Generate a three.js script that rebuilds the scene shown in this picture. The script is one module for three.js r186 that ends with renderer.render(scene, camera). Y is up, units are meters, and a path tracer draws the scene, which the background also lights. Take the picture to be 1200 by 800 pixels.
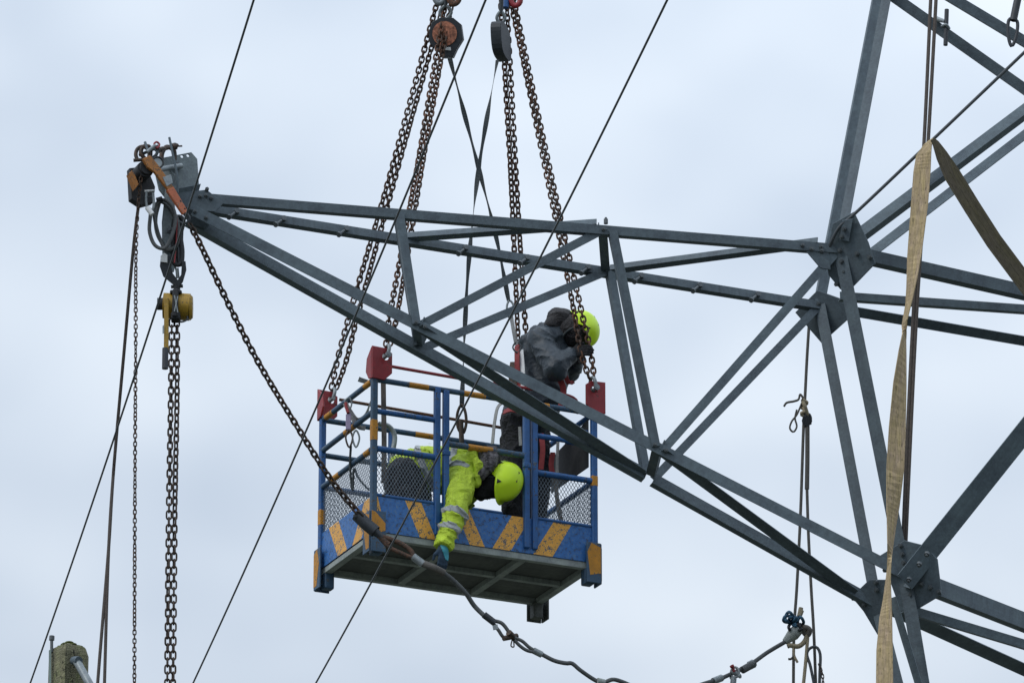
import * as THREE from 'three';
import { mergeGeometries } from 'three/addons/utils/BufferGeometryUtils.js';
import { RoundedBoxGeometry } from 'three/addons/geometries/RoundedBoxGeometry.js';
import { createNoise3D } from 'simplex-noise';

// ---------------------------------------------------------------- camera, sky, sun, exposure
const scene = new THREE.Scene();
const EYE = new THREE.Vector3(0, 1.6, 0), ELEV = THREE.MathUtils.degToRad(20.5), FOCAL = 7000; // a long lens from the ground, focal length in units of a 1200 x 800 picture
const camera = new THREE.PerspectiveCamera(2 * THREE.MathUtils.radToDeg(Math.atan(400 / FOCAL)), 1.5, 0.5, 4000);
camera.position.copy(EYE);
camera.lookAt(EYE.x, EYE.y + Math.sin(ELEV), EYE.z - Math.cos(ELEV));
const renderer = new THREE.WebGLRenderer({ antialias: true });
renderer.toneMapping = THREE.LinearToneMapping;
renderer.toneMappingExposure = 1.05;
renderer.shadowMap.enabled = true;

function rng(seed) { let a = seed >>> 0; return () => { a = (a + 0x6D2B79F5) | 0; let t = Math.imul(a ^ (a >>> 15), 1 | a); t = (t + Math.imul(t ^ (t >>> 7), 61 | t)) ^ t; return ((t ^ (t >>> 14)) >>> 0) / 4294967296; }; }
const rand = rng(4711);
const n3 = createNoise3D(rng(99)), n3b = createNoise3D(rng(123));
const fbm = (x, y, z, o = 4) => { let s = 0, a = 0.5, f = 1; for (let i = 0; i < o; i++) { s += a * n3(x * f, y * f, z * f); f *= 2.03; a *= 0.5; } return s; };
{ // an overcast sky: brighter towards the zenith, soft cloud structure everywhere
  const W = 1440, H = 720, d = new Float32Array(W * H * 4);
  for (let j = 0; j < H; j++) for (let i = 0; i < W; i++) {
    const th = ((j + 0.5) / H - 0.5) * Math.PI, ph = ((i + 0.5) / W - 0.5) * 2 * Math.PI;
    const y = Math.sin(th), x = Math.cos(th) * Math.cos(ph), z = Math.cos(th) * Math.sin(ph), o = (j * W + i) * 4;
    const yy = Math.max(y, 0), lum = (1 + 2 * yy) / 3 / 0.573;
    if (y < -0.2) { d[o] = 0.05; d[o + 1] = 0.055; d[o + 2] = 0.05; d[o + 3] = 1; continue; }
    const c = 0.6 * fbm(x * 6 + 3.1, y * 11 + 1.7, z * 6, 2) + 0.75 * fbm(x * 16 + 8.2, y * 30 + 4.4, z * 16 + 1.3, 4), broad = n3b(x * 2.2 + 0.7, y * 3, z * 2.2);
    const k = lum * (1 + 0.23 * c + 0.05 * broad), t = 0.5 + 0.9 * c;
    d[o] = 0.672 * k * (1 + 0.07 * (t - 0.5)); d[o + 1] = 0.760 * k * (1 + 0.02 * (t - 0.5)); d[o + 2] = 0.876 * k * (1 - 0.05 * (t - 0.5)); d[o + 3] = 1;
    if (y < 0) { const g = Math.min(1, -y * 8); d[o] *= 1 - 0.8 * g; d[o + 1] *= 1 - 0.8 * g; d[o + 2] *= 1 - 0.84 * g; }
  }
  const t = new THREE.DataTexture(d, W, H, THREE.RGBAFormat, THREE.FloatType);
  t.mapping = THREE.EquirectangularReflectionMapping; t.magFilter = THREE.LinearFilter; t.minFilter = THREE.LinearFilter; t.wrapS = THREE.RepeatWrapping; t.needsUpdate = true;
  scene.background = t; scene.environment = t;
}
const sun = new THREE.DirectionalLight(new THREE.Color(1, 0.97, 0.92), 1.1);
sun.position.set(-32, 52, -14); sun.target.position.set(0, 14, -37);
sun.castShadow = true; sun.shadow.radius = 30;
Object.assign(sun.shadow.camera, { left: -15, right: 15, top: 15, bottom: -15, near: 1, far: 120 }); sun.shadow.mapSize.set(2048, 2048);
scene.add(sun, sun.target);

// ---------------------------------------------------------------- placing helpers
const V = (x, y, z) => new THREE.Vector3(x, y, z);
const RIGHT = V(1, 0, 0), FWD = V(0, Math.sin(ELEV), -Math.cos(ELEV)), UPV = V(0, Math.cos(ELEV), Math.sin(ELEV)), Y = V(0, 1, 0);
const ray = (px, py) => FWD.clone().addScaledVector(RIGHT, (px - 600) / FOCAL).addScaledVector(UPV, (400 - py) / FOCAL);
const Q = (px, py, h) => { const r = ray(px, py); return EYE.clone().addScaledVector(r, h / -r.z); };          // the point of that direction h metres away over the ground
const QY = (px, py, y) => { const r = ray(px, py); return EYE.clone().addScaledVector(r, (y - EYE.y) / r.y); }; // the point of that direction at height y
const QP = (px, py, p0, n) => { const r = ray(px, py); return EYE.clone().addScaledVector(r, p0.clone().sub(EYE).dot(n) / r.dot(n)); };
const lerp = (a, b, t) => a.clone().lerp(b, t);
const taken = {};
const numbered = (n) => { taken[n] = (taken[n] ?? -1) + 1; return taken[n] ? n + '_' + String(taken[n]).padStart(3, '0') : n; };
function thing(name, label, category, base, group) {
  const o = new THREE.Group(); o.name = numbered(name); o.position.copy(base); o.userData = { label, category }; if (group) o.userData.group = group;
  scene.add(o); return o;
}
function part(parent, name, geo, mat) { // geometry in world coordinates
  const m = new THREE.Mesh(geo, mat); m.name = name; m.castShadow = m.receiveShadow = true;
  if (parent.isGroup) m.position.copy(parent.position).negate();
  parent.add(m); return m;
}
function single(name, label, category, geo, mat, group) {
  const m = new THREE.Mesh(geo, mat); m.name = numbered(name); m.castShadow = m.receiveShadow = true; m.userData = { label, category }; if (group) m.userData.group = group;
  geo.computeBoundingBox(); const c = geo.boundingBox.getCenter(V()); c.y = geo.boundingBox.min.y; geo.translate(-c.x, -c.y, -c.z); m.position.copy(c);
  scene.add(m); return m;
}
function structure(name, geo, mat) { const m = new THREE.Mesh(geo, mat); m.name = name; m.userData.kind = 'structure'; m.receiveShadow = m.castShadow = true; scene.add(m); return m; }
// uv in metres from the three faces of the local box
function boxUV(g) {
  g = g.index ? g.toNonIndexed() : g; if (!g.attributes.normal) g.computeVertexNormals();
  const p = g.attributes.position, uv = new Float32Array(p.count * 2), a = V(), b = V(), c = V(), n = V(), off = rand() * 7;
  for (let i = 0; i < p.count; i += 3) {
    a.fromBufferAttribute(p, i); b.fromBufferAttribute(p, i + 1); c.fromBufferAttribute(p, i + 2);
    n.copy(b).sub(a).cross(c.clone().sub(a)); const x = Math.abs(n.x), y = Math.abs(n.y), z = Math.abs(n.z);
    [a, b, c].forEach((v, k) => { const q = x >= y && x >= z ? [v.z, v.y] : y >= z ? [v.z, v.x] : [v.x, v.y]; uv[(i + k) * 2] = q[0] + off; uv[(i + k) * 2 + 1] = q[1] + off * 1.7; });
  }
  g.setAttribute('uv', new THREE.BufferAttribute(uv, 2));
  for (const k of Object.keys(g.attributes)) if (!['position', 'normal', 'uv'].includes(k)) g.deleteAttribute(k);
  return g;
}
const basis = (x, y, z, o) => new THREE.Matrix4().makeBasis(x, y, z).setPosition(o);
const merge = (list) => mergeGeometries(list.map((g) => (g.attributes.uv && !g.index ? g : boxUV(g))));
function rodG(a, b, r, seg = 8, r2 = r) { // straight round bar
  const d = b.clone().sub(a), L = d.length(), g = boxUV(new THREE.CylinderGeometry(r2, r, L, seg)); g.translate(0, L / 2, 0);
  return g.applyMatrix4(new THREE.Matrix4().makeRotationFromQuaternion(new THREE.Quaternion().setFromUnitVectors(Y, d.divideScalar(L))).setPosition(a));
}
function tubeG(pts, r, seg = 6, n = pts.length * 6, closed = false) {
  const c = new THREE.CatmullRomCurve3(pts, closed, 'centripetal'), g = new THREE.TubeGeometry(c, n, r, seg, closed), L = c.getLength(), uv = g.attributes.uv;
  for (let i = 0; i < uv.count; i++) uv.setXY(i, uv.getX(i) * L, uv.getY(i) * 2 * Math.PI * r);
  const q = g.toNonIndexed(); return q;
}
function polyG(pts3, n, t, holes = []) { // flat plate: outline in world space, thickness t behind the outline (against n)
  const o = pts3[0], x = pts3[1].clone().sub(o); x.addScaledVector(n, -x.dot(n)).normalize(); const y = n.clone().cross(x);
  const s = new THREE.Shape(pts3.map((p) => { const d = p.clone().sub(o); return new THREE.Vector2(d.dot(x), d.dot(y)); }));
  for (const [p, r] of holes) { const d = p.clone().sub(o), h = new THREE.Path(); h.absarc(d.dot(x), d.dot(y), r, 0, 2 * Math.PI); s.holes.push(h); }
  const e = Math.min(0.003, t * 0.25), g = new THREE.ExtrudeGeometry(s, { depth: t - 2 * e, bevelEnabled: true, bevelSize: e, bevelThickness: e, bevelOffset: -e, bevelSegments: 1, curveSegments: 10 }); g.translate(0, 0, -t + e);
  return boxUV(g).applyMatrix4(basis(x, y, n, o));
}
const unit = (v) => v.clone().normalize();
function ribbonG(samples, thick) { // samples: {p, w (width vector)}; a webbing strap with thickness
  const pos = [], uv = [], quad = (a, b, c, d, ua, ub, va, vb) => { for (const [v, u, w] of [[a, ua, va], [b, ub, va], [c, ub, vb], [a, ua, va], [c, ub, vb], [d, ua, vb]]) { pos.push(v.x, v.y, v.z); uv.push(u, w); } };
  const cs = samples.map((s, i) => {
    const t = unit((samples[i + 1] ?? s).p.clone().sub((samples[i - 1] ?? s).p)), n = unit(t.clone().cross(s.w)).multiplyScalar(thick / 2), h = s.w.clone().multiplyScalar(0.5);
    return [s.p.clone().sub(h).add(n), s.p.clone().add(h).add(n), s.p.clone().add(h).sub(n), s.p.clone().sub(h).sub(n)];
  });
  let L = 0;
  for (let i = 0; i + 1 < cs.length; i++) {
    const a = cs[i], b = cs[i + 1], L2 = L + samples[i].p.distanceTo(samples[i + 1].p), w = samples[i].w.length();
    quad(a[0], a[1], b[1], b[0], 0, w, L, L2); quad(a[2], a[3], b[3], b[2], 0, w, L, L2); quad(a[1], a[2], b[2], b[1], 0, thick, L, L2); quad(a[3], a[0], b[0], b[3], 0, thick, L, L2); L = L2;
  }
  const f = cs[0], e = cs[cs.length - 1]; quad(f[3], f[2], f[1], f[0], 0, thick, 0, thick); quad(e[0], e[1], e[2], e[3], 0, thick, 0, thick);
  const g = new THREE.BufferGeometry(); g.setAttribute('position', new THREE.Float32BufferAttribute(pos, 3)); g.setAttribute('uv', new THREE.Float32BufferAttribute(uv, 2)); g.computeVertexNormals();
  return g;
}
function strap(points, width, turn, thick = 0.003, n = 60) { // turn(t): angle of the webbing about its own run, 0 = flat towards +x
  const c = new THREE.CatmullRomCurve3(points, false, 'centripetal'), out = [];
  for (let i = 0; i <= n; i++) {
    const t = i / n, p = c.getPointAt(t), d = c.getTangentAt(t), x = V(1, 0, 0); x.addScaledVector(d, -x.dot(d)).normalize();
    out.push({ p, w: x.applyAxisAngle(d, turn(t)).multiplyScalar(typeof width === 'function' ? width(t) : width) });
  }
  return ribbonG(out, thick);
}
const hexG = (p, n, r = 0.014, h = 0.014) => rodG(p.clone().addScaledVector(n, -0.002), p.clone().addScaledVector(n, h), r, 6);

// ---------------------------------------------------------------- procedural materials
function noiseTex(size, fn, srgb = true) { // tileable: noise taken on a torus
  const d = new Uint8Array(size * size * 4);
  for (let j = 0; j < size; j++) for (let i = 0; i < size; i++) {
    const c = fn(i / size, j / size), o = (j * size + i) * 4;
    for (let k = 0; k < 3; k++) d[o + k] = Math.max(0, Math.min(255, (Array.isArray(c) ? c[k] : c) * 255)); d[o + 3] = 255;
  }
  const t = new THREE.DataTexture(d, size, size); t.wrapS = t.wrapT = THREE.RepeatWrapping; t.magFilter = THREE.LinearFilter; t.minFilter = THREE.LinearMipmapLinearFilter; t.generateMipmaps = true;
  if (srgb) t.colorSpace = THREE.SRGBColorSpace; t.needsUpdate = true; return t;
}
const tn = (u, v, f, s = 0) => { const a = u * 2 * Math.PI, b = v * 2 * Math.PI, r = f / 6.283; return 0.5 * n3(Math.cos(a) * r + s, Math.sin(a) * r, Math.cos(b) * r) + 0.5 * n3b(Math.sin(a) * r + 5 + s, Math.cos(b) * r, Math.sin(b) * r); };
const tf = (u, v, f, s = 0, o = 4) => { let r = 0, a = 0.55; for (let i = 0; i < o; i++) { r += a * tn(u, v, f, s + i * 3.3); f *= 2.1; a *= 0.55; } return r; };
const rep = (t, x, y = x) => { const c = t.clone(); c.repeat.set(x, y); c.needsUpdate = true; return c; };
const wearTex = noiseTex(384, (u, v) => { const a = tf(u, v, 5), b = tf(u, v, 26, 9); const s = 0.88 + 0.17 * a + 0.13 * b; return [s * 1.0, s, s * (1 - 0.03 * a)]; });
const rustTex = noiseTex(192, (u, v) => { const a = tf(u, v, 9, 2), b = tf(u, v, 40, 7), k = Math.max(0, Math.min(1, 0.5 + 1.6 * a + 0.5 * b)), s = 0.8 + 0.25 * b; return [(0.44 + 0.30 * k) * s, (0.42 + 0.15 * k) * s, (0.41 + 0.07 * k) * s]; });
const chipTex = (base, under, rust, amount, seed) => noiseTex(256, (u, v) => {
  const a = tf(u, v, 14, seed, 3), b = tf(u, v, 50, seed + 4, 2), c = tf(u, v, 4, seed + 8, 2), m = a * 0.8 + b * 0.55 + c * 0.5, s = 0.92 + 0.18 * c + 0.1 * b;
  if (m > amount) return (b > 0.05 ? rust : under).map((x) => x * (0.9 + 0.3 * a)); return base.map((x) => x * s);
});
const grainTex = noiseTex(256, (u, v) => 0.5 + 0.5 * tf(u, v, 30, 3), false);
const foldTex = noiseTex(256, (u, v) => { const w = 0.25 * tf(u, v, 4, 15, 2), r = 1 - Math.min(1, Math.abs(tn(u + w * 0.2, v, 7, 5)) * 2.6), r2 = 1 - Math.min(1, Math.abs(tn(u, v + w * 0.2, 15, 8)) * 2.6); return 0.3 + 0.35 * r * r + 0.2 * r2 * r2 + 0.2 * tf(u, v, 8, 5, 3); }, false);
const clothTex = noiseTex(256, (u, v) => { const s = 0.9 + 0.13 * tf(u, v, 6, 31) + 0.10 * tf(u, v, 60, 13); return [s, s, s]; });
const M = (o) => new THREE.MeshStandardMaterial({ side: THREE.DoubleSide, roughness: 0.6, ...o });
const lin = (r, g, b) => new THREE.Color().setRGB(r, g, b);
const mat = {
  steel: M({ color: lin(0.118, 0.160, 0.192), map: wearTex, roughness: 0.62, roughnessMap: null, bumpMap: rep(grainTex, 3), bumpScale: 0.0012 }),
  steelPale: M({ color: lin(0.19, 0.235, 0.255), map: rep(wearTex, 2), roughness: 0.55, bumpMap: rep(grainTex, 3), bumpScale: 0.0012 }),
  steelB: M({ color: lin(0.098, 0.133, 0.161), map: rep(wearTex, 1.3), roughness: 0.66, bumpMap: rep(grainTex, 3), bumpScale: 0.0012 }),
  galv: M({ color: lin(0.30, 0.34, 0.36), map: rep(wearTex, 3), roughness: 0.5, metalness: 0.3 }),
  bolt: M({ color: lin(0.13, 0.15, 0.165), map: rep(wearTex, 9), roughness: 0.55, metalness: 0.3 }),
  chain: M({ color: lin(0.38, 0.335, 0.30), map: rep(rustTex, 6), roughness: 0.75, metalness: 0.15 }),
  chainRust: M({ color: lin(0.52, 0.385, 0.30), map: rep(rustTex, 5), roughness: 0.85 }),
  chainGrey: M({ color: lin(0.30, 0.325, 0.33), map: rep(rustTex, 6), roughness: 0.6, metalness: 0.35 }),
  blue: M({ map: rep(chipTex([0.155, 0.38, 0.63], [0.30, 0.42, 0.54], [0.27, 0.24, 0.22], 0.33, 3), 1.6), roughness: 0.5, bumpMap: rep(grainTex, 2), bumpScale: 0.001 }),
  blueGrey: M({ map: rep(chipTex([0.24, 0.36, 0.47], [0.36, 0.42, 0.46], [0.30, 0.27, 0.24], 0.30, 8), 2), roughness: 0.6 }),
  yellow: M({ map: rep(chipTex([0.80, 0.55, 0.16], [0.45, 0.40, 0.32], [0.25, 0.27, 0.32], 0.34, 5), 2.5), roughness: 0.62 }),
  red: M({ map: rep(chipTex([0.60, 0.17, 0.20], [0.50, 0.22, 0.24], [0.28, 0.18, 0.18], 0.45, 12), 2), roughness: 0.5 }),
  under: M({ color: lin(0.12, 0.13, 0.125), map: wearTex, roughness: 0.8 }),
  beam: M({ color: lin(0.36, 0.40, 0.39), map: rep(wearTex, 2), roughness: 0.75 }),
  meshSteel: M({ color: lin(0.19, 0.235, 0.285), roughness: 0.55, map: rep(wearTex, 3) }),
  screen: M({ color: lin(0.04, 0.043, 0.048), roughness: 0.7, map: rep(wearTex, 2) }),
  dark: M({ color: lin(0.022, 0.025, 0.03), roughness: 0.7, map: rep(wearTex, 3) }),
  rubber: M({ color: lin(0.035, 0.043, 0.055), roughness: 0.55, map: rep(wearTex, 3) }),
  orange: M({ map: rep(chipTex([0.74, 0.40, 0.25], [0.62, 0.50, 0.40], [0.28, 0.22, 0.20], 0.26, 21), 4), roughness: 0.55 }),
  ochre: M({ map: rep(chipTex([0.66, 0.42, 0.16], [0.45, 0.33, 0.2], [0.28, 0.22, 0.18], 0.22, 25), 4), roughness: 0.6 }),
  hoistYellow: M({ map: rep(chipTex([0.66, 0.52, 0.13], [0.5, 0.42, 0.2], [0.3, 0.26, 0.18], 0.32, 29), 4), roughness: 0.5 }),
  wire: M({ color: lin(0.055, 0.065, 0.075), roughness: 0.6 }),
  rope: M({ color: lin(0.13, 0.125, 0.115), roughness: 0.95, map: rep(wearTex, 8) }),
  ropeBrown: M({ color: lin(0.125, 0.105, 0.095), roughness: 0.95, map: rep(wearTex, 8) }),
  ropePale: M({ color: lin(0.42, 0.36, 0.25), roughness: 0.95, map: rep(wearTex, 8) }),
  conductor: M({ color: lin(0.11, 0.12, 0.125), roughness: 0.7, map: rep(wearTex, 8) }),
  webBlack: M({ color: lin(0.04, 0.05, 0.055), roughness: 0.9 }),
  webGrey: M({ color: lin(0.42, 0.43, 0.44), roughness: 0.9, map: rep(wearTex, 6) }),
  webBrown: M({ color: lin(0.15, 0.14, 0.13), roughness: 0.9, map: rep(wearTex, 6) }),
  purple: M({ color: lin(0.33, 0.28, 0.42), roughness: 0.7 }),
  white: M({ color: lin(0.7, 0.72, 0.74), roughness: 0.5 }),
  helmet: M({ color: lin(0.66, 0.95, 0.02), roughness: 0.4 }),
  hiVis: M({ color: lin(0.60, 0.80, 0.05), map: rep(clothTex, 2), roughness: 0.75, bumpMap: rep(foldTex, 1.9), bumpScale: 0.010 }),
  hiVisFaded: M({ color: lin(0.5, 0.62, 0.03), map: rep(clothTex, 2), roughness: 0.8 }),
  reflective: M({ color: lin(0.44, 0.47, 0.48), map: rep(clothTex, 3), roughness: 0.4 }),
  jacket: M({ color: lin(0.033, 0.050, 0.069), map: rep(clothTex, 2), roughness: 0.56, bumpMap: rep(foldTex, 1.3), bumpScale: 0.007 }),
  trousers: M({ color: lin(0.022, 0.023, 0.03), map: rep(clothTex, 2), roughness: 0.85, bumpMap: rep(foldTex, 3), bumpScale: 0.01 }),
  hood: M({ color: lin(0.27, 0.25, 0.275), map: rep(noiseTex(256, (u, v) => { const s = 0.62 + 0.9 * tf(u, v, 9, 55, 4); return [s, s, s]; }), 2.5), roughness: 0.85, bumpMap: rep(foldTex, 3), bumpScale: 0.005 }),
  hoodDark: M({ color: lin(0.035, 0.033, 0.036), map: rep(clothTex, 3), roughness: 0.8, bumpMap: rep(foldTex, 4), bumpScale: 0.01 }),
  snood: M({ color: lin(0.016, 0.016, 0.02), roughness: 0.9, map: rep(clothTex, 3), bumpMap: rep(foldTex, 5), bumpScale: 0.006 }),
  skin: M({ color: lin(0.42, 0.25, 0.18), roughness: 0.6 }),
  gloveTeal: M({ color: lin(0.06, 0.33, 0.42), roughness: 0.7 }),
  gloveNavy: M({ color: lin(0.02, 0.045, 0.08), roughness: 0.8 }),
  harnessRed: M({ color: lin(0.32, 0.045, 0.05), roughness: 0.8, map: rep(clothTex, 4) }),
  label: M({ color: lin(0.62, 0.25, 0.16), roughness: 0.6, map: rep(noiseTex(256, (u, v) => { const s = 0.78 + 0.5 * tf(u, v, 7, 71, 4); return [s, s * 0.98, s * 0.95]; }), 6) }),
};
// webbing of the big sling: beige with stitched lengthwise stripes and dark oil spots
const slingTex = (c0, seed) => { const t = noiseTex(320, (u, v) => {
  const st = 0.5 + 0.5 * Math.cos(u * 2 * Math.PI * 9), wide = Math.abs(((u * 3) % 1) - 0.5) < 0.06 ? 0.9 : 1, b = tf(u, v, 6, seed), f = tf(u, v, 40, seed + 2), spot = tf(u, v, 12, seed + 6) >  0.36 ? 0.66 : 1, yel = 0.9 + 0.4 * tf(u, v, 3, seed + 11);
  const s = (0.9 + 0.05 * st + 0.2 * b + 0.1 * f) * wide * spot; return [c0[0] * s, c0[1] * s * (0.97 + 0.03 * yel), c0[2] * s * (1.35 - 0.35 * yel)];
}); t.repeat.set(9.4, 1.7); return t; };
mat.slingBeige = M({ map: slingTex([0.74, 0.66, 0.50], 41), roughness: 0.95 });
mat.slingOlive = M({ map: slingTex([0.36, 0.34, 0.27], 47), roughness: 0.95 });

// ---------------------------------------------------------------- the setting: field under the works
{
  const g = new THREE.PlaneGeometry(3000, 3000, 1, 1); g.rotateX(-Math.PI / 2); const uv = g.attributes.uv; for (let i = 0; i < uv.count; i++) uv.setXY(i, uv.getX(i) * 3000, uv.getY(i) * 3000);
  const t = noiseTex(256, (u, v) => { const a = tf(u, v, 6, 81), b = tf(u, v, 40, 83); return [0.30 + 0.08 * a + 0.06 * b, 0.31 + 0.07 * a + 0.06 * b, 0.27 + 0.05 * a]; }); t.repeat.set(0.12, 0.12);
  structure('ground', g, M({ map: t, roughness: 1 }));
}

// ---------------------------------------------------------------- the lattice tower with its arm
const nT = Q(984, 291, 36.9), fT = QY(961, 357, nT.y), tipH = QY(226, 240, nT.y).z * -1;
const nB = Q(1060, 672, 37.1), fB = QY(1027, 706, nB.y);
const tower = thing('lattice_tower', 'grey painted steel lattice tower with a long tapering arm of bolted angle bars', 'tower', V(nB.x + 0.9, 0, nB.z - 0.3));
// angle bar between A and B: one leg lies in the face with normal nf (its middle runs along A-B), the other goes behind it
function angleG(A, B, w, nf, s = 1, w2 = w, t = 0.008, inward = 1) {
  const ax = unit(B.clone().sub(A)), m = unit(nf.clone().addScaledVector(ax, -nf.dot(ax))).multiplyScalar(-inward), e = unit(ax.clone().cross(m)); if (e.dot(UPV) + 0.3 * e.dot(RIGHT) < 0) e.negate(); e.multiplyScalar(s);
  let z = e.clone().cross(m), P0 = A; if (z.dot(ax) < 0) P0 = B;
  const o = P0.clone().addScaledVector(e, -w / 2), sh = new THREE.Shape([[0, 0], [w, 0], [w, t], [t * 1.6, t], [t, t * 1.6], [t, w2], [0, w2]].map((p) => new THREE.Vector2(...p)));
  const g = new THREE.ExtrudeGeometry(sh, { depth: A.distanceTo(B), bevelEnabled: false });
  return boxUV(g).applyMatrix4(basis(e, m, z, o));
}
const normalOf = (a, b, c, toward) => { const n = unit(b.clone().sub(a).cross(c.clone().sub(a))); return n.dot(toward) < 0 ? n.negate() : n; };
const TOCAM = FWD.clone().negate();
const tipN = Q(228, 236, tipH - 0.05), tipF = Q(224, 248, tipH + 0.08);
const NF = normalOf(tipN, nT, nB, TOCAM), FF = normalOf(tipF, fT, fB, TOCAM), DOWN = V(0, -1, 0), BF = normalOf(tipN, nB, fB, DOWN);
const tones = [mat.steel, mat.steelB];
const bar = (name, A, B, w, nf, s, w2, inward = 1) => part(tower, name, angleG(A, B, w, nf, s, w2, 0.008, inward), tones[Math.floor(rand() * 2)]);
const on = (x, x0, y0, a, x1, y1, b) => lerp(a, b, (x - x0) / (x1 - x0)); // a point on a chord by picture x
const bolts = (parent, list, n, r = 0.0145, h = 0.016) => { for (const p of list) part(parent, 'bolt', merge([hexG(p, n, r, h), rodG(p.clone().addScaledVector(n, h), p.clone().addScaledVector(n, h + 0.012), r * 0.55, 6)]), mat.bolt); };
// chords: near top, far top, near bottom, far bottom
const A_nt = Q(232, 231, tipH), A_ft = Q(232, 241, tipH + 0.1), A_nb = Q(226, 246, tipH - 0.02), A_fb = Q(222, 255, tipH + 0.1);
const chordNT = bar('chord', A_nt, nT, 0.062, NF, 1, 0.062), chordFT = bar('chord', A_ft, fT, 0.060, FF, 1, 0.05);
const chordNB = bar('chord', A_nb, nB, 0.074, NF, -1, 0.06), fbMid = on(755, 222, 0, A_fb, 1027, 0, fB), fbMid2 = on(764, 222, 0, A_fb, 1027, 0, fB);
bar('chord', A_fb, fbMid, 0.078, FF, 1, 0.06); const chordFB = bar('chord', fbMid2, fB, 0.078, FF, 1, 0.05);
const nt = (x) => on(x, 232, 0, A_nt, 984, 0, nT), ft = (x) => on(x, 232, 0, A_ft, 961, 0, fT), nb = (x) => on(x, 226, 0, A_nb, 1060, 0, nB), fb = (x) => on(x, 222, 0, A_fb, 1027, 0, fB);
const off = (p, n, d) => p.clone().addScaledVector(n, d);
// braces of the near and far sides
bar('brace', off(nt(465), NF, 0.012), off(nb(487), NF, 0.012), 0.056, NF, 1, 0.05);
bar('brace', off(nt(468), NF, -0.07), off(fb(488), NF, 0.05), 0.05, FF, 1, 0.05);
bar('brace', off(nt(703), NF, -0.012), off(nb(490), NF, -0.012), 0.056, NF, -1, 0.05);
bar('brace', ft(705), fb(492), 0.056, FF, -1, 0.05);
bar('brace', off(nt(715), NF, 0.012), off(nb(768), NF, 0.012), 0.056, NF, 1, 0.05);
bar('brace', off(ft(709), FF, 0.012), off(fb(755), FF, 0.012), 0.054, FF, 1, 0.05);
bar('brace', off(nb(776), NF, -0.012), off(nT, NF, -0.012), 0.058, NF, 1, 0.05);
bar('brace', off(fb(764), FF, -0.012), off(fT, FF, -0.012), 0.056, FF, 1, 0.05);
// struts and diagonals of the top and bottom faces
bar('strut', nt(703), ft(703), 0.06, DOWN, 1, 0.05); bar('strut', nb(487), fb(487), 0.06, BF, 1, 0.07); bar('strut', nb(769), fb(759), 0.06, BF, 1, 0.07);
bar('diagonal', off(ft(470), Y, 0.03), off(nt(696), Y, 0.055), 0.045, unit(V(-0.25, 0.35, 0.9)), 1, 0.05);
bar('diagonal', off(ft(708), Y, 0.03), off(nt(958), Y, 0.05), 0.045, unit(V(-0.25, 0.35, 0.9)), 1, 0.05);
bar('diagonal', off(nb(491), BF, 0.014), off(fb(752), BF, 0.014), 0.075, unit(V(0.1, -0.9, 0.35)), 1, 0.05); bar('diagonal', off(nb(775), BF, 0.014), off(fb(1003), BF, 0.02), 0.075, unit(V(0.1, -0.9, 0.35)), 1, 0.05);
bolts(chordNB, [nb(486), nb(496), nb(766), nb(779)].map((p) => off(p, NF, 0.02)), NF);
bolts(chordNT, [off(nt(940), NF, 0), off(nt(962), NF, 0), nt(704)], NF);
bolts(chordNT, [off(nt(707), Y, 0.045)], Y, 0.016, 0.03);
for (const x of [275, 328, 400, 538, 610, 682, 745, 815, 885]) { // climbing pegs of the far top chord
  const p = off(ft(x), FF, 0.004), head = unit(V(-0.44, -0.63, 0.63)), q = off(p, head, 0.095);
  const peg = part(tower, 'step_bolt', merge([rodG(p, q, 0.009, 7), rodG(q, off(q, head, 0.014), 0.019, 8)]), mat.bolt); part(peg, 'nut', hexG(p, FF, 0.02, 0.018), mat.bolt);
}
// tower legs
const FRONT = unit(V(-0.36, -0.34, 0.87)), FLAT = unit(V(-0.38, -0.02, 0.92)), LEFT = unit(V(-0.92, 0, -0.38));
const nUp = Q(1046, -40, 37.3), fUp = Q(1037, -40, 38.2), nLow = Q(1090, 850, 37.2), fLow = Q(1064, 850, 37.6);
bar('leg', off(nT, FRONT, 0.01), nUp, 0.066, FRONT, 1, 0.05); bar('leg', off(fT, V(0, 0, 1), 0), fUp, 0.07, unit(V(0.2, 0, 1)), 1, 0.06);
bar('leg', nT, nB, 0.088, FRONT, 1, 0.08); bar('leg', fT, fB, 0.078, FRONT, 1, 0.07); bar('leg', nB, nLow, 0.09, FRONT, 1, 0.08); bar('leg', fB, fLow, 0.085, FRONT, 1, 0.08);
// the rest of the body, mostly out of the picture to the right and below
const RN = QY(1330, 369, nT.y), RF = QY(1300, 417, nT.y), LRN = QY(1330, 777, nB.y), LRF = QY(1300, 830, nB.y);
bar('strut', off(nT, FRONT, -0.015), RN, 0.085, FLAT, 1, 0.08); bar('strut', off(fT, V(0, 0, -1), 0.02), RF, 0.075, unit(V(0, -0.75, 0.66)), 1, 0.06);
bar('diagonal', Q(985, 346, 37.6), QY(1330, 370, nT.y - 0.02), 0.055, FLAT, 1, 0.05);
bar('diagonal', Q(1003, 276, 36.95), Q(1260, 83, 37.3), 0.075, FLAT, 1, 0.07); bar('diagonal', Q(1010, 305, 37.4), Q(1260, 112, 37.9), 0.07, FLAT, -1, 0.06);
bar('diagonal', Q(1040, -10, 37.3), Q(1270, 152, 37.4), 0.07, FLAT, 1, 0.06); bar('diagonal', Q(1095, -16, 37.9), Q(1270, 89, 38.0), 0.07, FLAT, 1, 0.06);
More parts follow.
